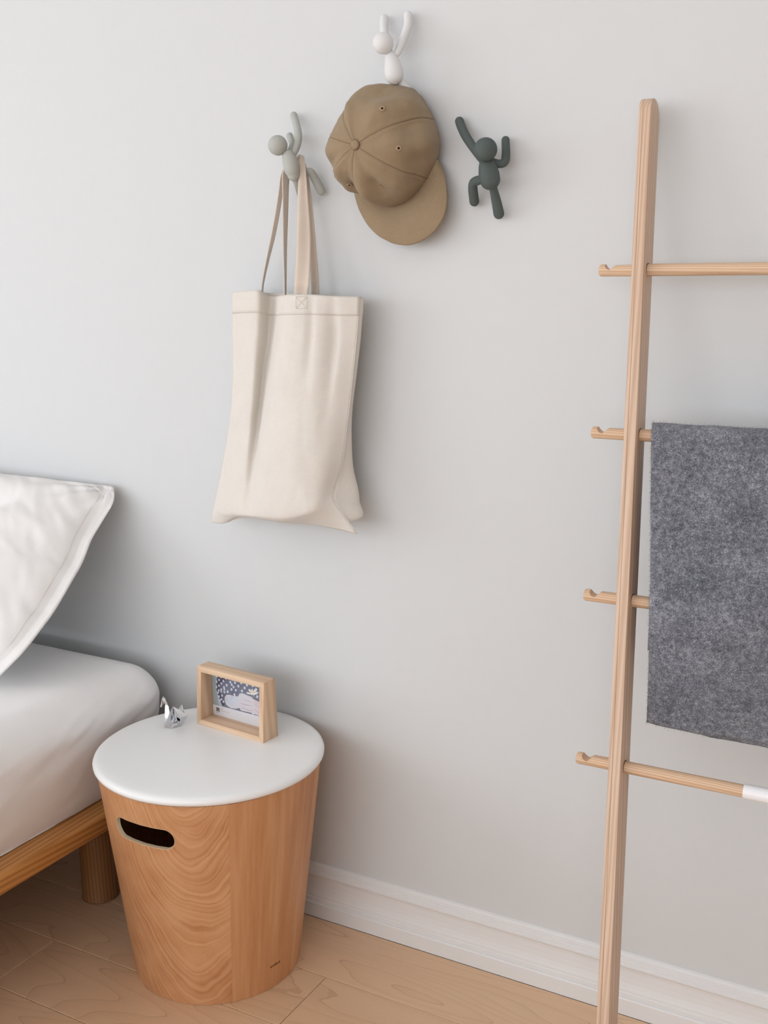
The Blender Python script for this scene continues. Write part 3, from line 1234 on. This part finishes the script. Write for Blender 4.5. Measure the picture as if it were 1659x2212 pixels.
# ------------------------------------------------------------------ baseball cap
CC = aty(842, 318, -.022)
AP = aty(768, 314, -.118)
capo = empty('baseball_cap', (CC[0], -0.01, CC[2]), 'khaki six-panel baseball cap hanging brim down from the white hook', 'cap')
rad48 = [0.0864, 0.0858, 0.0848, 0.0839, 0.0837, 0.0847, 0.0867, 0.0893, 0.0911, 0.0915, 0.0905, 0.0887, 0.0869, 0.0855, 0.0839, 0.0812, 0.0782, 0.0775, 0.0798, 0.083, 0.0848, 0.0848, 0.0833, 0.0814,
         0.0806, 0.0816, 0.0838, 0.0848, 0.084, 0.0828, 0.0819, 0.0807, 0.0796, 0.0799, 0.0823, 0.0857, 0.0885, 0.0893, 0.0888, 0.0876, 0.0862, 0.0848, 0.0839, 0.0837, 0.0843, 0.0854, 0.0861, 0.0864]


def cap_rad(t):
    q = (t % (2 * math.pi)) / (2 * math.pi) * 48
    i = int(q)
    u = q - i
    return rad48[i % 48] * (1 - u) + rad48[(i + 1) % 48] * u


def ang_at(x, y):
    P = aty(x, y, -.022)
    return math.atan2(P[2] - CC[2], P[0] - CC[0])


SEAMS = sorted([a % (2 * math.pi) for a in (math.radians(129), ang_at(938, 259), ang_at(923, 384), math.radians(253), math.radians(214), math.radians(168))])
DENTS = [  # (angle deg, s, depth, width angle, width s) soft dents of the cloth
    (72, .62, -.0055, 20, .20), (40, .70, .0035, 12, .20), (15, .60, -.0035, 14, .16), (100, .80, .0030, 18, .15), (-2, .78, .0028, 12, .16), (-20, .75, -.0035, 10, .2),
    (-75, .52, -.0060, 10, .22), (-95, .55, .0035, 9, .25), (-52, .70, .0030, 10, .2), (-40, .82, -.0025, 9, .14), (-118, .62, -.0035, 8, .2), (-140, .50, .0030, 9, .25),
    (-128, .80, .0025, 8, .15), (150, .55, -.003, 14, .3), (185, .6, .003, 14, .3), (115, .45, .003, 10, .3), (55, .35, .0028, 16, .2), (-10, .4, .002, 16, .2), (200, .5, -.003, 8, .2)]


def dome(t, s, lift=0.0):
    r = cap_rad(t)
    B = np.array([CC[0] + r * math.cos(t), -.022, CC[2] + r * math.sin(t)])
    k = math.sin(s * math.pi / 2) ** 0.85
    d = max(0.0, math.cos(s * math.pi / 2)) ** 0.75
    P = AP + (B - AP) * k
    P[1] = -.022 + (AP[1] + .022) * d
    N = np.array([math.cos(t) * (0.25 + s), -1.15 * (1.02 - s) - 0.12, math.sin(t) * (0.25 + s)])
    N /= np.linalg.norm(N)
    w = 0.0
    td = math.degrees(t)
    for a, ss, dep, wa, wsz in DENTS:
        da = (td - a + 180) % 360 - 180
        if abs(da) < 3 * wa:
            w += 2.1 * dep * math.exp(-(da / wa) ** 2 - ((s - ss) / wsz) ** 2)
    # the seams are pulled in a little, the panels puff out
    ds = min(abs((t - q + math.pi) % (2 * math.pi) - math.pi) for q in SEAMS)
    w += 0.0009 * math.exp(-(ds * r * max(s, .15) / 0.0042) ** 4) - 0.0011 * math.exp(-(ds * r * max(s, .15) / 0.0009) ** 2) + 0.0018 * (1 - math.exp(-(ds / 0.25) ** 2)) * math.sin(math.pi * min(1, s))
    w += 0.0011 * wob((math.cos(t) * s * 3, math.sin(t) * s * 3, 0), 3.0, 6.2)
    return P + N * (w + lift)


NSG = 46
for i, a in enumerate(SEAMS):
    b = SEAMS[(i + 1) % 6]
    if b <= a:
        b += 2 * math.pi
    na = max(24, int((b - a) / 0.022))
    g = 0.0
    V = [dome(a + (b - a) * p / (na - 1), 0.03 + 0.97 * q / (NSG - 1)) for p in range(na) for q in range(NSG)]
    o = obj('crown_panel', V, grid_faces(na, NSG), MAT['khaki'], capo)
    recalc(o)
    mod(o, 'SOLIDIFY', thickness=0.0008, offset=0.0)
    # tape rib and the two stitch rows beside the seam
    for da, m, rr in ((0.0, 'khaki_dark', 0.00022),):
        path = [dome(a + da, s, 0.0004) for s in np.linspace(0.06, 1.0, 30)]
        v, f = tube(path, rr, 6, 60, False)
        obj('seam', v, f, MAT[m], capo)
    st = []
    for off in (-0.0042, 0.0042):
        for s in np.linspace(0.12, 0.985, 58):
            r = cap_rad(a) * math.sin(s * math.pi / 2)
            t = a + off / max(r, .012)
            p, q = dome(t, s, .0003), dome(t, min(1.0, s + 0.009), .0003)
            st.append(tube([p, (p + q) / 2, q], 0.00032, 4, 3, False))
    v, f = merge(st)
    tag(obj('seam_stitching', v, f, MAT['khaki_seam'], capo), kind='stuff')
# covered button
bn = np.array([-0.10, -1.0, 0.03])
bn /= np.linalg.norm(bn)
bx = np.cross(bn, (0, 0, 1.0))
bx /= np.linalg.norm(bx)
by = np.cross(bx, bn)
V = []
apx = (dome(0, .03) + dome(math.pi, .03)) / 2
bp = [(0.0062, -0.001), (0.0071, 0.001), (0.0068, 0.0028), (0.0054, 0.0040), (0.003, 0.0046), (0.0001, 0.0048)]
for r, h in bp:
    for a in np.linspace(0, 2 * math.pi, 28, endpoint=False):
        V.append(apx + bn * h + (bx * math.cos(a) + by * math.sin(a)) * r)
recalc(obj('button', V, grid_faces(len(bp), 28, wrap_v=True), MAT['khaki'], capo))
# eyelets
for (ex, ey) in ((824.5, 236), (860, 319.5), (822.5, 398.5), (755, 398)):
    best, bd = None, 1e9
    for t in np.linspace(0, 2 * math.pi, 180, endpoint=False):
        for s in np.linspace(0.2, 1, 60):
            P = dome(t, s)
            d = P - CAM
            z = d @ FW
            px, py = 829.5 + FPX * (d @ RT) / z, 1106 - FPX * (d @ UP) / z
            e = (px - ex) ** 2 + (py - ey) ** 2
            if e < bd and (P[1] < -.026):
                best, bd = (t, s), e
    t, s = best
    P = dome(t, s)
    tx = dome(t + .05, s) - dome(t - .05, s)
    ty = dome(t, min(1, s + .04)) - dome(t, s - .04)
    tx /= np.linalg.norm(tx)
    N = np.cross(tx, ty)
    N /= np.linalg.norm(N)
    if N @ (CAM - P) < 0:
        N = -N
    ty = np.cross(N, tx)
    V = []
    for a in np.linspace(0, 2 * math.pi, 22, endpoint=False):
        c = P + N * 0.0014 + (tx * math.cos(a) + ty * math.sin(a)) * 0.0030
        for b in np.linspace(0, 2 * math.pi, 8, endpoint=False):
            V.append(c + (tx * math.cos(a) + ty * math.sin(a)) * 0.0014 * math.cos(b) + N * 0.0008 * math.sin(b))
    e = obj('eyelet', V, grid_faces(22, 8, wrap_u=True, wrap_v=True), MAT['eyelet'], capo)
    hv = [P + N * 0.0015 + (tx * math.cos(a) + ty * math.sin(a)) * 0.0015 for a in np.linspace(0, 2 * math.pi, 16, endpoint=False)]
    hv += [p + N * 0.0003 for p in hv]
    obj('eyelet_hole', hv, grid_faces(2, 16, wrap_v=True) + [tuple(range(16))[::-1], tuple(range(16, 32))], MAT['hole'], e, False)

# brim: leaves the crown's lower right edge, bends back towards the wall at both sides
bo = [(946, 345), (957, 370), (963, 395), (966, 422), (964.5, 446), (959, 468), (944, 494), (930, 508), (914, 519), (895, 527), (877, 530), (851, 526), (836, 519), (821, 511), (807, 499), (795, 485), (784, 467), (776, 450), (771, 434), (766, 414)]
NBu, NBv = 70, 26
oc = catmull(bo, NBu)
t0, t1 = ang_at(946, 345), ang_at(766, 414)
if t1 > t0:
    t1 -= 2 * math.pi


def brim_pt(u, s, lift=0.0):
    i = u * (NBu - 1)
    k = min(int(i), NBu - 2)
    q = oc[k] * (1 - (i - k)) + oc[k + 1] * (i - k)
    arch = math.sin(math.pi * u)
    outer = aty(q[0], q[1], -.013 - .026 * arch ** 0.8)
    t = t0 + (t1 - t0) * u
    r = cap_rad(t) * 0.985
    inner = np.array([CC[0] + r * math.cos(t), -.0245, CC[2] + r * math.sin(t)])
    P = inner * (1 - s) + outer * s
    P[1] -= 0.006 * arch * math.sin(math.pi * s)
    P[1] -= lift
    return P


V = [brim_pt(i / (NBu - 1), j / (NBv - 1)) for i in range(NBu) for j in range(NBv)]
o = obj('brim', V, grid_faces(NBu, NBv), MAT['khaki'], capo)
recalc(o)
mod(o, 'SOLIDIFY', thickness=0.0030, offset=0.0)
st = []
for s in (0.30, 0.42, 0.54, 0.66, 0.78, 0.89):
    n_ = 44
    for k in range(n_):
        u = 0.05 + 0.90 * k / n_
        p, q = brim_pt(u, s, .0016), brim_pt(u + 0.009, s, .0016)
        st.append(tube([p, (p + q) / 2, q], 0.00030, 4, 3, False))
v, f = merge(st)
tag(obj('brim_stitching', v, f, MAT['khaki_pale'], o), kind='stuff')
# sweat band and closing strap at the back, where the cap hangs
V = []
for t in np.linspace(0, 2 * math.pi, 80, endpoint=False):
    for q in (0.0, 1.0):
        r = cap_rad(t) * (0.965 - 0.035 * q)
        V.append((CC[0] + r * math.cos(t), -.0225 - .016 * q, CC[2] + r * math.sin(t)))
o = obj('sweat_band', V, grid_faces(80, 2, wrap_u=True), MAT['khaki'], capo)
mod(o, 'SOLIDIFY', thickness=0.0008, offset=-1.0)

# ------------------------------------------------------------------ tote bag
bag = empty('tote_bag', (-1.06, -0.05, 0.76), 'natural cotton tote bag hanging by its handles from the grey hook', 'bag')
FRONT = [
    [(502, 630, -.044), (534, 627, -.052), (560, 627, -.056), (588, 640, -.028), (619, 637, -.066), (668, 636, -.068), (722, 640, -.060), (776, 641, -.048)],
    [(502, 722, -.044), (530, 722, -.052), (556, 722, -.058), (583, 722, -.032), (612, 722, -.071), (662, 722, -.075), (722, 722, -.062), (771, 722, -.049)],
    [(503, 800, -.045), (528, 800, -.054), (550, 800, -.060), (573, 800, -.038), (601, 800, -.076), (655, 800, -.081), (716, 800, -.068), (763, 800, -.051)],
    [(497, 900, -.048), (520, 900, -.058), (541, 900, -.064), (561, 900, -.047), (584, 900, -.080), (645, 900, -.089), (706, 900, -.076), (752, 900, -.055)],
    [(481, 1000, -.052), (508, 1000, -.066), (530, 1000, -.074), (548, 1000, -.066), (568, 1000, -.086), (630, 1000, -.098), (695, 1000, -.087), (739, 1000, -.058)],
    [(469, 1060, -.055), (498, 1064, -.074), (522, 1066, -.083), (543, 1066, -.082), (562, 1066, -.092), (622, 1068, -.102), (682, 1062, -.094), (723, 1054, -.066)],
    [(461, 1098, -.056), (490, 1104, -.076), (518, 1104, -.086), (543, 1104, -.090), (566, 1106, -.096), (622, 1110, -.102), (676, 1100, -.098), (721, 1079, -.072)],
    [(458, 1114, -.055), (487, 1119, -.066), (514, 1114, -.080), (542, 1116, -.088), (566, 1119, -.092), (616, 1124, -.094), (676, 1116, -.090), (742, 1112, -.067)],
    [(456, 1128, -.053), (484, 1130, -.056), (516, 1117, -.064), (544, 1117, -.070), (570, 1122, -.073), (616, 1129, -.074), (684, 1134, -.070), (771, 1153, -.060)]]
BACKC = [[(774, 641, -.032), (640, 634, -.014), (540, 632, -.014)], [(769, 722, -.030), (640, 722, -.013), (540, 722, -.013)], [(761, 800, -.028), (640, 800, -.012), (540, 800, -.013)], [(751, 900, -.027), (640, 900, -.011), (530, 900, -.012)],
         [(757, 1000, -.026), (650, 1000, -.010), (520, 1000, -.012)], [(771, 1054, -.026), (660, 1058, -.010), (510, 1060, -.014)], [(775, 1084, -.028), (660, 1090, -.012), (510, 1096, -.018)], [(777, 1118, -.038), (660, 1106, -.030), (510, 1104, -.032)]]


def surf(ctrl, nr, nc):
    C3 = np.array([[aty(p[0], p[1], p[2] * 1.12 - 0.012) for p in row] for row in ctrl])
    A = np.array([catmull(row, nc) for row in C3])            # rows x nc x 3
    return np.array([catmull(A[:, j], nr) for j in range(nc)])  # nc x nr x 3


NR, NC = 96, 84
Fs = surf(FRONT, NR, NC)
for i in range(NC):
    for j in range(NR):
        p = Fs[i, j]
        u, w = i / (NC - 1), j / (NR - 1)
        k = math.sin(math.pi * u) ** 0.5
        Fs[i, j, 1] += k * (0.0030 * wob((p[0] * 1.5, 0, p[2] * 0.45), 26, 1.9) + 0.0012 * wob((p[0] * 1.6, 0, p[2] * 0.8), 55, 4.2)) * (0.4 + 0.6 * min(1, w * 3))
        # a dimple under the handle stitching and one at the right
        Fs[i, j, 1] += 0.010 * math.exp(-((u - .845) / .03) ** 2 - ((w - .17) / .13) ** 2)
        Fs[i, j, 1] += 0.006 * math.exp(-((u - .73) / .022) ** 2 - ((w - .14) / .15) ** 2)
BACK = [[FRONT[r][-1]] + BACKC[r] + [FRONT[r][0]] for r in range(8)] + [[FRONT[8][-1], (700, 1134, -.062), (616, 1127, -.066), (540, 1117, -.062), FRONT[8][0]]]
NCb = 40
Bs = surf(BACK, NR, NCb)
Bs[0] = Fs[-1]
Bs[-1] = Fs[0]
o = obj('front_panel', Fs.reshape(-1, 3), grid_faces(NC, NR), MAT['canvas'], bag)
mod(o, 'SOLIDIFY', thickness=0.0010, offset=0.0)
o = obj('back_panel', Bs.reshape(-1, 3), grid_faces(NCb, NR), MAT['canvas'], bag)
mod(o, 'SOLIDIFY', thickness=0.0010, offset=0.0)
# bottom seam closes the two panels
Fb, Bb = Fs[:, -1], np.array([Bs[int(round((NCb - 1) * (1 - i / (NC - 1))))][-1] for i in range(NC)])
o = obj('bottom_seam', np.vstack([Fb, Bb]), grid_faces(2, NC), MAT['canvas'], bag)
mod(o, 'SOLIDIFY', thickness=0.0012, offset=0.0)
# hems: doubled cloth at the mouth, front and back
nh = 7
for S, nm_, nc_, sg in ((Fs, 'hem', NC, -1), (Bs, 'hem', NCb, 1)):
    Hn = S[:, :nh].copy()
    Hn[:, :, 1] += sg * 0.0006
    o = obj(nm_, Hn.reshape(-1, 3), grid_faces(nc_, nh), MAT['canvas'], bag)
    mod(o, 'SOLIDIFY', thickness=0.0012, offset=0.0)
# side seam rib along the right edge
v, f = tube(Fs[-1, ::4], 0.0009, 6, 60, False)
obj('side_seam', v, f, MAT['canvas'], bag)


def strap(edges):
    def dy(y, d):
        k = min(1.0, max(0.0, (y - 400) / 200.0))
        return d + k * (d * 0.12 - 0.012)
    Lp = np.array([aty(a[0], a[1], dy(a[1], a[4])) for a in edges])
    Rp = np.array([aty(a[2], a[3], dy(a[3], a[5])) for a in edges])
    n_ = 90
    Lc, Rc = catmull(Lp, n_), catmull(Rp, n_)
    V = []
    for k in range(n_):
        for q in np.linspace(0, 1, 7):
            P = Lc[k] * (1 - q) + Rc[k] * q
            P[1] += 0.0012 * math.sin(q * math.pi * 2 + k * .05)
            V.append(P)
    o = obj('handle', V, grid_faces(n_, 7), MAT['canvas_strap'], bag)
    mod(o, 'SOLIDIFY', thickness=0.0016, offset=0.0)
    return o


strap([(614.5, 652, 617.5, 652, -.064, -.050), (613.5, 600, 618, 600, -.062, -.046), (611.5, 540, 618.5, 540, -.060, -.044), (610.5, 480, 620.5, 480, -.058, -.042), (610, 420, 622, 420, -.057, -.041), (609, 388, 623, 396, -.056, -.040), (612, 366, 626, 374, -.048, -.034),
       (628, 346, 636, 352, -.032, -.027), (641, 336, 648, 341, -.030, -.026), (647, 334, 655, 338, -.036, -.030), (646.5, 348, 658, 352, -.048, -.042), (645, 380, 661, 376, -.0535, -.0475), (643.5, 430, 665, 424, -.056, -.049), (642, 500, 671, 500, -.061, -.050), (640, 560, 671, 560, -.065, -.056), (637, 610, 669, 610, -.069, -.063), (636.5, 634, 666, 634, -.0650, -.0620), (636, 668, 665, 668, -.0640, -.0640)])
strap([(564.5, 650, 567, 650, -.022, -.014), (566, 612, 569.5, 612, -.024, -.015), (575, 560, 581, 560, -.026, -.016), (585, 510, 593.5, 510, -.028, -.018), (594, 460, 603, 460, -.030, -.020), (601, 415, 609.5, 415, -.032, -.022), (606, 378, 613, 384, -.033, -.023),
       (618, 356, 624, 362, -.026, -.020), (640, 345, 645, 351, -.022, -.018), (652, 346, 657, 352, -.023, -.019), (657, 370, 665, 374, -.025, -.020), (661, 420, 671, 418, -.027, -.021), (664, 470, 677, 468, -.028, -.021), (668, 540, 684, 538, -.029, -.020), (672, 600, 689, 598, -.027, -.018), (674, 650, 691, 650, -.022, -.016)])
# stitched box with a cross where the front handle is sewn on
st = []
_fp = Fs.reshape(-1, 3)
_fd = _fp - CAM
_fz = _fd @ FW
_fx, _fy = 829.5 + FPX * (_fd @ RT) / _fz, 1106 - FPX * (_fd @ UP) / _fz


def bag_depth(x, y):
    return _fp[np.argmin((_fx - x) ** 2 + (_fy - y) ** 2), 1] - 0.0020


def stitch(a, b, n_=14):
    for k in range(n_):
        t, t2 = k / n_, (k + 0.62) / n_
        p = np.array(a) * (1 - t) + np.array(b) * t
        q = np.array(a) * (1 - t2) + np.array(b) * t2
        P, Q = aty(p[0], p[1], bag_depth(p[0], p[1])), aty(q[0], q[1], bag_depth(q[0], q[1]))
        st.append(tube([P, (P + Q) / 2, Q], 0.00042, 4, 3, False))


zq = -.0690 * 1.12 - 0.012 - .0022
for a, b in (((638.5, 641), (662, 641)), ((662, 641), (662, 666)), ((662, 666), (638.5, 666)), ((638.5, 666), (638.5, 641)), ((638.5, 641), (662, 666)), ((662, 641), (638.5, 666))):
    stitch((*a, zq), (*b, zq))
v, f = merge(st)
tag(obj('cross_stitching', v, f, MAT['thread'], bag), kind='stuff')

# ------------------------------------------------------------------ leaning ladder
E1 = np.array([math.cos(.0105), math.sin(.0105), 0.0])
R1 = np.array([-.5078, -.0814, 1.1834])
STEP = np.array([.0125, -.048, -.2187])
AX = STEP / np.linalg.norm(STEP)
DN = np.cross(E1, AX)
DN /= np.linalg.norm(DN)
if DN[1] > 0:
    DN = -DN
ladder = empty('ladder', R1 + STEP * 5.41 + E1 * 0.3, 'pale ash blanket ladder with round rungs leaning against the wall', 'ladder')
RW, RD = 0.0165, 0.045
RAILX = 0.0590        # rail centre measured from the rung's left end
GAP = 0.47


def rail(off, e0, e1_, name):
    """one glued board of a rail, from e0 to e1_ across its width"""
    top, bot = -1.036, 5.405
    prof = []
    rr = RD / 2
    Lr = np.linalg.norm(STEP)
    tt = top * Lr + rr * 0.9
    for a in np.linspace(0, 180, 25):
        prof.append((tt - rr * 0.9 * math.sin(math.radians(a)), rr * math.cos(math.radians(a))))
    for k in np.linspace(0.02, 1, 30):
        prof.append((tt + (bot * Lr - tt) * k, -rr))
    for k in np.linspace(1, 0.02, 30):
        prof.append((tt + (bot * Lr - tt) * k, rr))
    P, UVs = [], []
    c0 = R1 + E1 * off
    for s, d in prof:
        Q = c0 + AX * s + DN * d
        if Q[2] < 0.0005:
            Q = Q + AX * ((0.0005 - Q[2]) / AX[2])
        P.append(Q)
        UVs.append((d, s))
    n_ = len(P)
    V = [p + E1 * e0 for p in P] + [p + E1 * e1_ for p in P]
    uv = [(d * 0.9 + e0 * 1.3 + off * 7, s) for d, s in UVs] + [(d * 0.9 + e1_ * 1.3 + off * 7, s) for d, s in UVs]
    F = [(i, (i + 1) % n_, n_ + (i + 1) % n_, n_ + i) for i in range(n_)] + [tuple(range(n_))[::-1], tuple(range(n_, 2 * n_))]
    o = obj(name, V, F, MAT['ash'], ladder, True, uv)
    bm = bmesh.new()
    bm.from_mesh(o.data)
    bmesh.ops.recalc_face_normals(bm, faces=bm.faces)
    bm.to_mesh(o.data)
    bm.free()
    bevel(o, 0.0006, 2, 50)
    mod(o, 'EDGE_SPLIT', split_angle=math.radians(60))
    return o


for off in (RAILX, RAILX + GAP):
    rail(off, -RW / 2, -RW / 2 + 0.0054, 'rail_strip')
    rail(off, -RW / 2 + 0.0055, RW / 2, 'rail')
RR = 0.0083


def rung(i):
    c = R1 + STEP * i
    LEN = 2 * RAILX + GAP
    ts = [0.0, 0.0005, 0.0015, 0.003] + list(np.linspace(0.005, 0.045, 60)) + list(np.linspace(0.06, LEN - 0.06, 40))
    ts = ts + [LEN - t for t in ts[:64]][::-1]
    seg = 40
    V = []
    for t in ts:
        m = min(t, LEN - t)
        r = RR * (1.0 if m >= 0.003 else 0.80 + 0.20 * math.sqrt(max(0, 1 - (1 - m / 0.003) ** 2)))
        h = 1.0
        if 0.0085 < m <= 0.0165:
            q = (m - 0.0165) / 0.008
            h = 1.0 - 0.95 * math.sqrt(max(0, 1 - q * q))
        elif 0.0165 < m < 0.0235:
            h = 0.05 + 0.80 * (m - 0.0165) / 0.007
        elif 0.0235 <= m < 0.0445:
            h = 0.85
        for k in range(seg):
            a = 2 * math.pi * k / seg
            y_, z_ = math.cos(a) * r, math.sin(a) * r
            z_ = min(z_, h * RR)
            V.append(c + E1 * t + np.array([-E1[1], E1[0], 0]) * y_ + ez * z_)
    n_ = len(ts)
    F = grid_faces(n_, seg, wrap_v=True) + [tuple(range(seg))[::-1], tuple((n_ - 1) * seg + k for k in range(seg))]
    o = obj('rung', V, F, MAT['ash_x'], ladder, True)
    mod(o, 'EDGE_SPLIT', split_angle=math.radians(40))
    # dark joint rings where the rung passes the rails
    for s in (RAILX + RW / 2, RAILX + GAP - RW / 2):
        v = []
        for k in range(36):
            a = 2 * math.pi * k / 36
            for b in np.linspace(0, 2 * math.pi, 6, endpoint=False):
                rad = RR + 0.0004 + 0.0006 * math.cos(b)
                v.append(c + E1 * (s + 0.0004 * math.sin(b)) + np.array([-E1[1], E1[0], 0]) * math.cos(a) * rad + ez * math.sin(a) * rad)
        obj('joint_ring', v, grid_faces(36, 6, wrap_u=True, wrap_v=True), MAT['dark'], o, True)
    return o


rungs = [rung(i) for i in range(4)]
# white metal sleeve that lets the lowest rung slide out
c4 = R1 + STEP * 3
best = None
for t in np.linspace(0.1, 0.5, 401):
    d = c4 + E1 * t - CAM
    px = 829.5 + FPX * (d @ RT) / (d @ FW)
    if px >= 1606:
        best = t
        break
sl = []
ra, rb = RR + 0.0002, RR + 0.0013
for s, r in ((best, ra), (best, rb), (best + 0.001, rb + 0.0002), (best + 0.16, rb + 0.0002), (best + 0.161, rb), (best + 0.161, ra)):
    for k in range(40):
        a = 2 * math.pi * k / 40
        sl.append(c4 + E1 * s + np.array([-E1[1], E1[0], 0]) * math.cos(a) * r + ez * math.sin(a) * r)
o = obj('sleeve', sl, grid_faces(6, 40, wrap_v=True), MAT['metal_white'], rungs[3], True)
tag(recalc(o), 'white metal sleeve')
mod(o, 'EDGE_SPLIT', split_angle=math.radians(40))

# ------------------------------------------------------------------ wool blanket over the second rung
bl = empty('blanket', R1 + STEP * 1 + E1 * 0.28, 'thick grey wool blanket folded over the second rung of the ladder', 'blanket')
c2 = R1 + STEP
tr = RR + 0.004
zb = aty(1403, 1560, -.196)[2]
path = []
for k in np.linspace(0, 1, 24):
    path.append((c2[1] + 0.014 + 0.004 * math.sin(k * 5), c2[2] - 0.30 * (1 - k) - 0.006))
for a in np.linspace(0, 180, 15)[1:-1]:
    path.append((c2[1] + tr * math.cos(math.radians(a)), c2[2] + tr * math.sin(math.radians(a))))
y3, z3 = c2[1] + STEP[1] - tr - 0.002, c2[2] + STEP[2]
for k in np.linspace(0, 1, 34):
    path.append((c2[1] - tr + (y3 - c2[1] + tr) * k - 0.004 * math.sin(math.pi * k) * -0.6, c2[2] + (z3 - c2[2]) * k))
nfront = len(path)
for k in np.linspace(0.04, 1, 28):
    path.append((y3 + 0.010 * k * k - 0.001, z3 + (zb - z3) * k))
path = np.array(path)
NPt = len(path)
edge = [(925, 1412), (960, 1408.5), (1050, 1407), (1150, 1408), (1250, 1408), (1310, 1404.5), (1400, 1405.5), (1500, 1404), (1562, 1402)]


def left_x(y, z):
    # x of the blanket's left edge at this height, from the edge as seen
    lo, hi = None, None
    X = -.42
    for _ in range(4):
        d = np.array([X, y, z]) - CAM
        py = 1106 - FPX * (d @ UP) / (d @ FW)
        ex = np.interp(py, [e[0] for e in edge], [e[1] for e in edge])
        X = aty(ex, py, y)[0]
    return X


NX = 90
BWID = 0.375
nrmP = np.gradient(path, axis=0)
nrmP = np.stack([nrmP[:, 1], -nrmP[:, 0]], 1)
nrmP /= np.linalg.norm(nrmP, axis=1)[:, None]
if nrmP[-5, 0] > 0:
    nrmP = -nrmP


def blanket_layer(inset, drop, lift):
    V = []
    for j in range(NPt):
        y, z = path[j]
        X = left_x(y, z) if j >= 24 else left_x(*path[24]) + 0.004
        for i in range(NX):
            u = i / (NX - 1)
            fr = max(0.0, (j - nfront + 6) / (NPt - nfront + 6))
            w = 0.0035 * wob((u * 3.0, z * 6, 1.7), 1.6, 2.2) + 0.0014 * wob((u * 9, z * 16, 0), 2.0, 7.0)
            w += fr * 0.008 * math.sin(u * 9.0 + 0.5) * (1 if j > nfront else 0.0)
            w *= min(1, abs(j - 31) / 14.0)
            dz = -fr * (0.004 + drop) * min(1, 0.15 + u * 1.5) if j >= nfront else 0.0
            topw = 0.0012 * wob((u * 7, 0, 0), 1.5, 3.0)
            V.append((X + inset + u * BWID, y + E1[1] * u * BWID + nrmP[j, 0] * (w + lift + topw), z + nrmP[j, 1] * (w * 0.3 + lift + topw) + dz))
    return V


V = blanket_layer(0.0, 0.004, 0.0035)
o = obj('cloth', V, grid_faces(NPt, NX), MAT['wool'], bl)
mod(o, 'SOLIDIFY', thickness=0.0048, offset=0.0)
front_pts = np.array(V).reshape(NPt, NX, 3)
V2 = np.array(blanket_layer(0.012, 0.016, -0.0022)).reshape(NPt, NX, 3)[nfront + 4:]
o2 = obj('under_fold', V2.reshape(-1, 3), grid_faces(len(V2), NX), MAT['wool'], bl)
mod(o2, 'SOLIDIFY', thickness=0.0035, offset=0.0)
# loose fibres of the napped surface
fv, ff = [], []
rnd = random.Random(3)


def fibre(P, N, L):
    d = N + np.array([rnd.uniform(-1, 1), rnd.uniform(-1, 1), rnd.uniform(-1, 1)]) * 0.9
    d /= np.linalg.norm(d)
    s = np.cross(d, np.array([rnd.uniform(-1, 1), rnd.uniform(-1, 1), rnd.uniform(-1, 1)]))
    s = s / (np.linalg.norm(s) + 1e-9) * 0.00013
    k = len(fv)
    bend = np.array([rnd.uniform(-1, 1), rnd.uniform(-1, 1), rnd.uniform(-1, 1)]) * L * 0.3
    fv.extend([P - s, P + s, P + d * L * .6 + s * .7, P + d * L * .6 - s * .7, P + d * L + bend])
    ff.append((k, k + 1, k + 2, k + 3))
    ff.append((k + 3, k + 2, k + 4))


for _ in range(9000):
    j, i = rnd.uniform(24, NPt - 1.01), rnd.uniform(0, NX - 1.01)
    jj, ii = int(j), int(i)
    P = front_pts[jj, ii] * (1 - (i - ii)) + front_pts[jj, ii + 1] * (i - ii)
    P = P + (front_pts[jj + 1, ii] - front_pts[jj, ii]) * (j - jj)
    N = np.array([0, nrmP[jj, 0], nrmP[jj, 1]])
    fibre(P + N * 0.0024, N, rnd.uniform(.0015, .0035))
for _ in range(2600):      # along the left edge, the top and the hem
    q = rnd.random()
    if q < .5:
        jj = rnd.randint(24, NPt - 1)
        P, N = front_pts[jj, 0], np.array([-1.0, -.2, 0])
    elif q < .8:
        jj = rnd.randint(27, 34)
        P, N = front_pts[jj, rnd.randint(0, NX - 1)], np.array([0, nrmP[jj, 0], nrmP[jj, 1]])
        P = P + N * .0024
    else:
        P, N = front_pts[NPt - 1, rnd.randint(0, NX - 1)], np.array([0, -.2, -1.0])
    fibre(P + np.array([0, rnd.uniform(-.002, .002), rnd.uniform(-.003, .003)]), N, rnd.uniform(.002, .0045))
tag(obj('fuzz', fv, ff, MAT['fibre'], bl, False), kind='stuff')
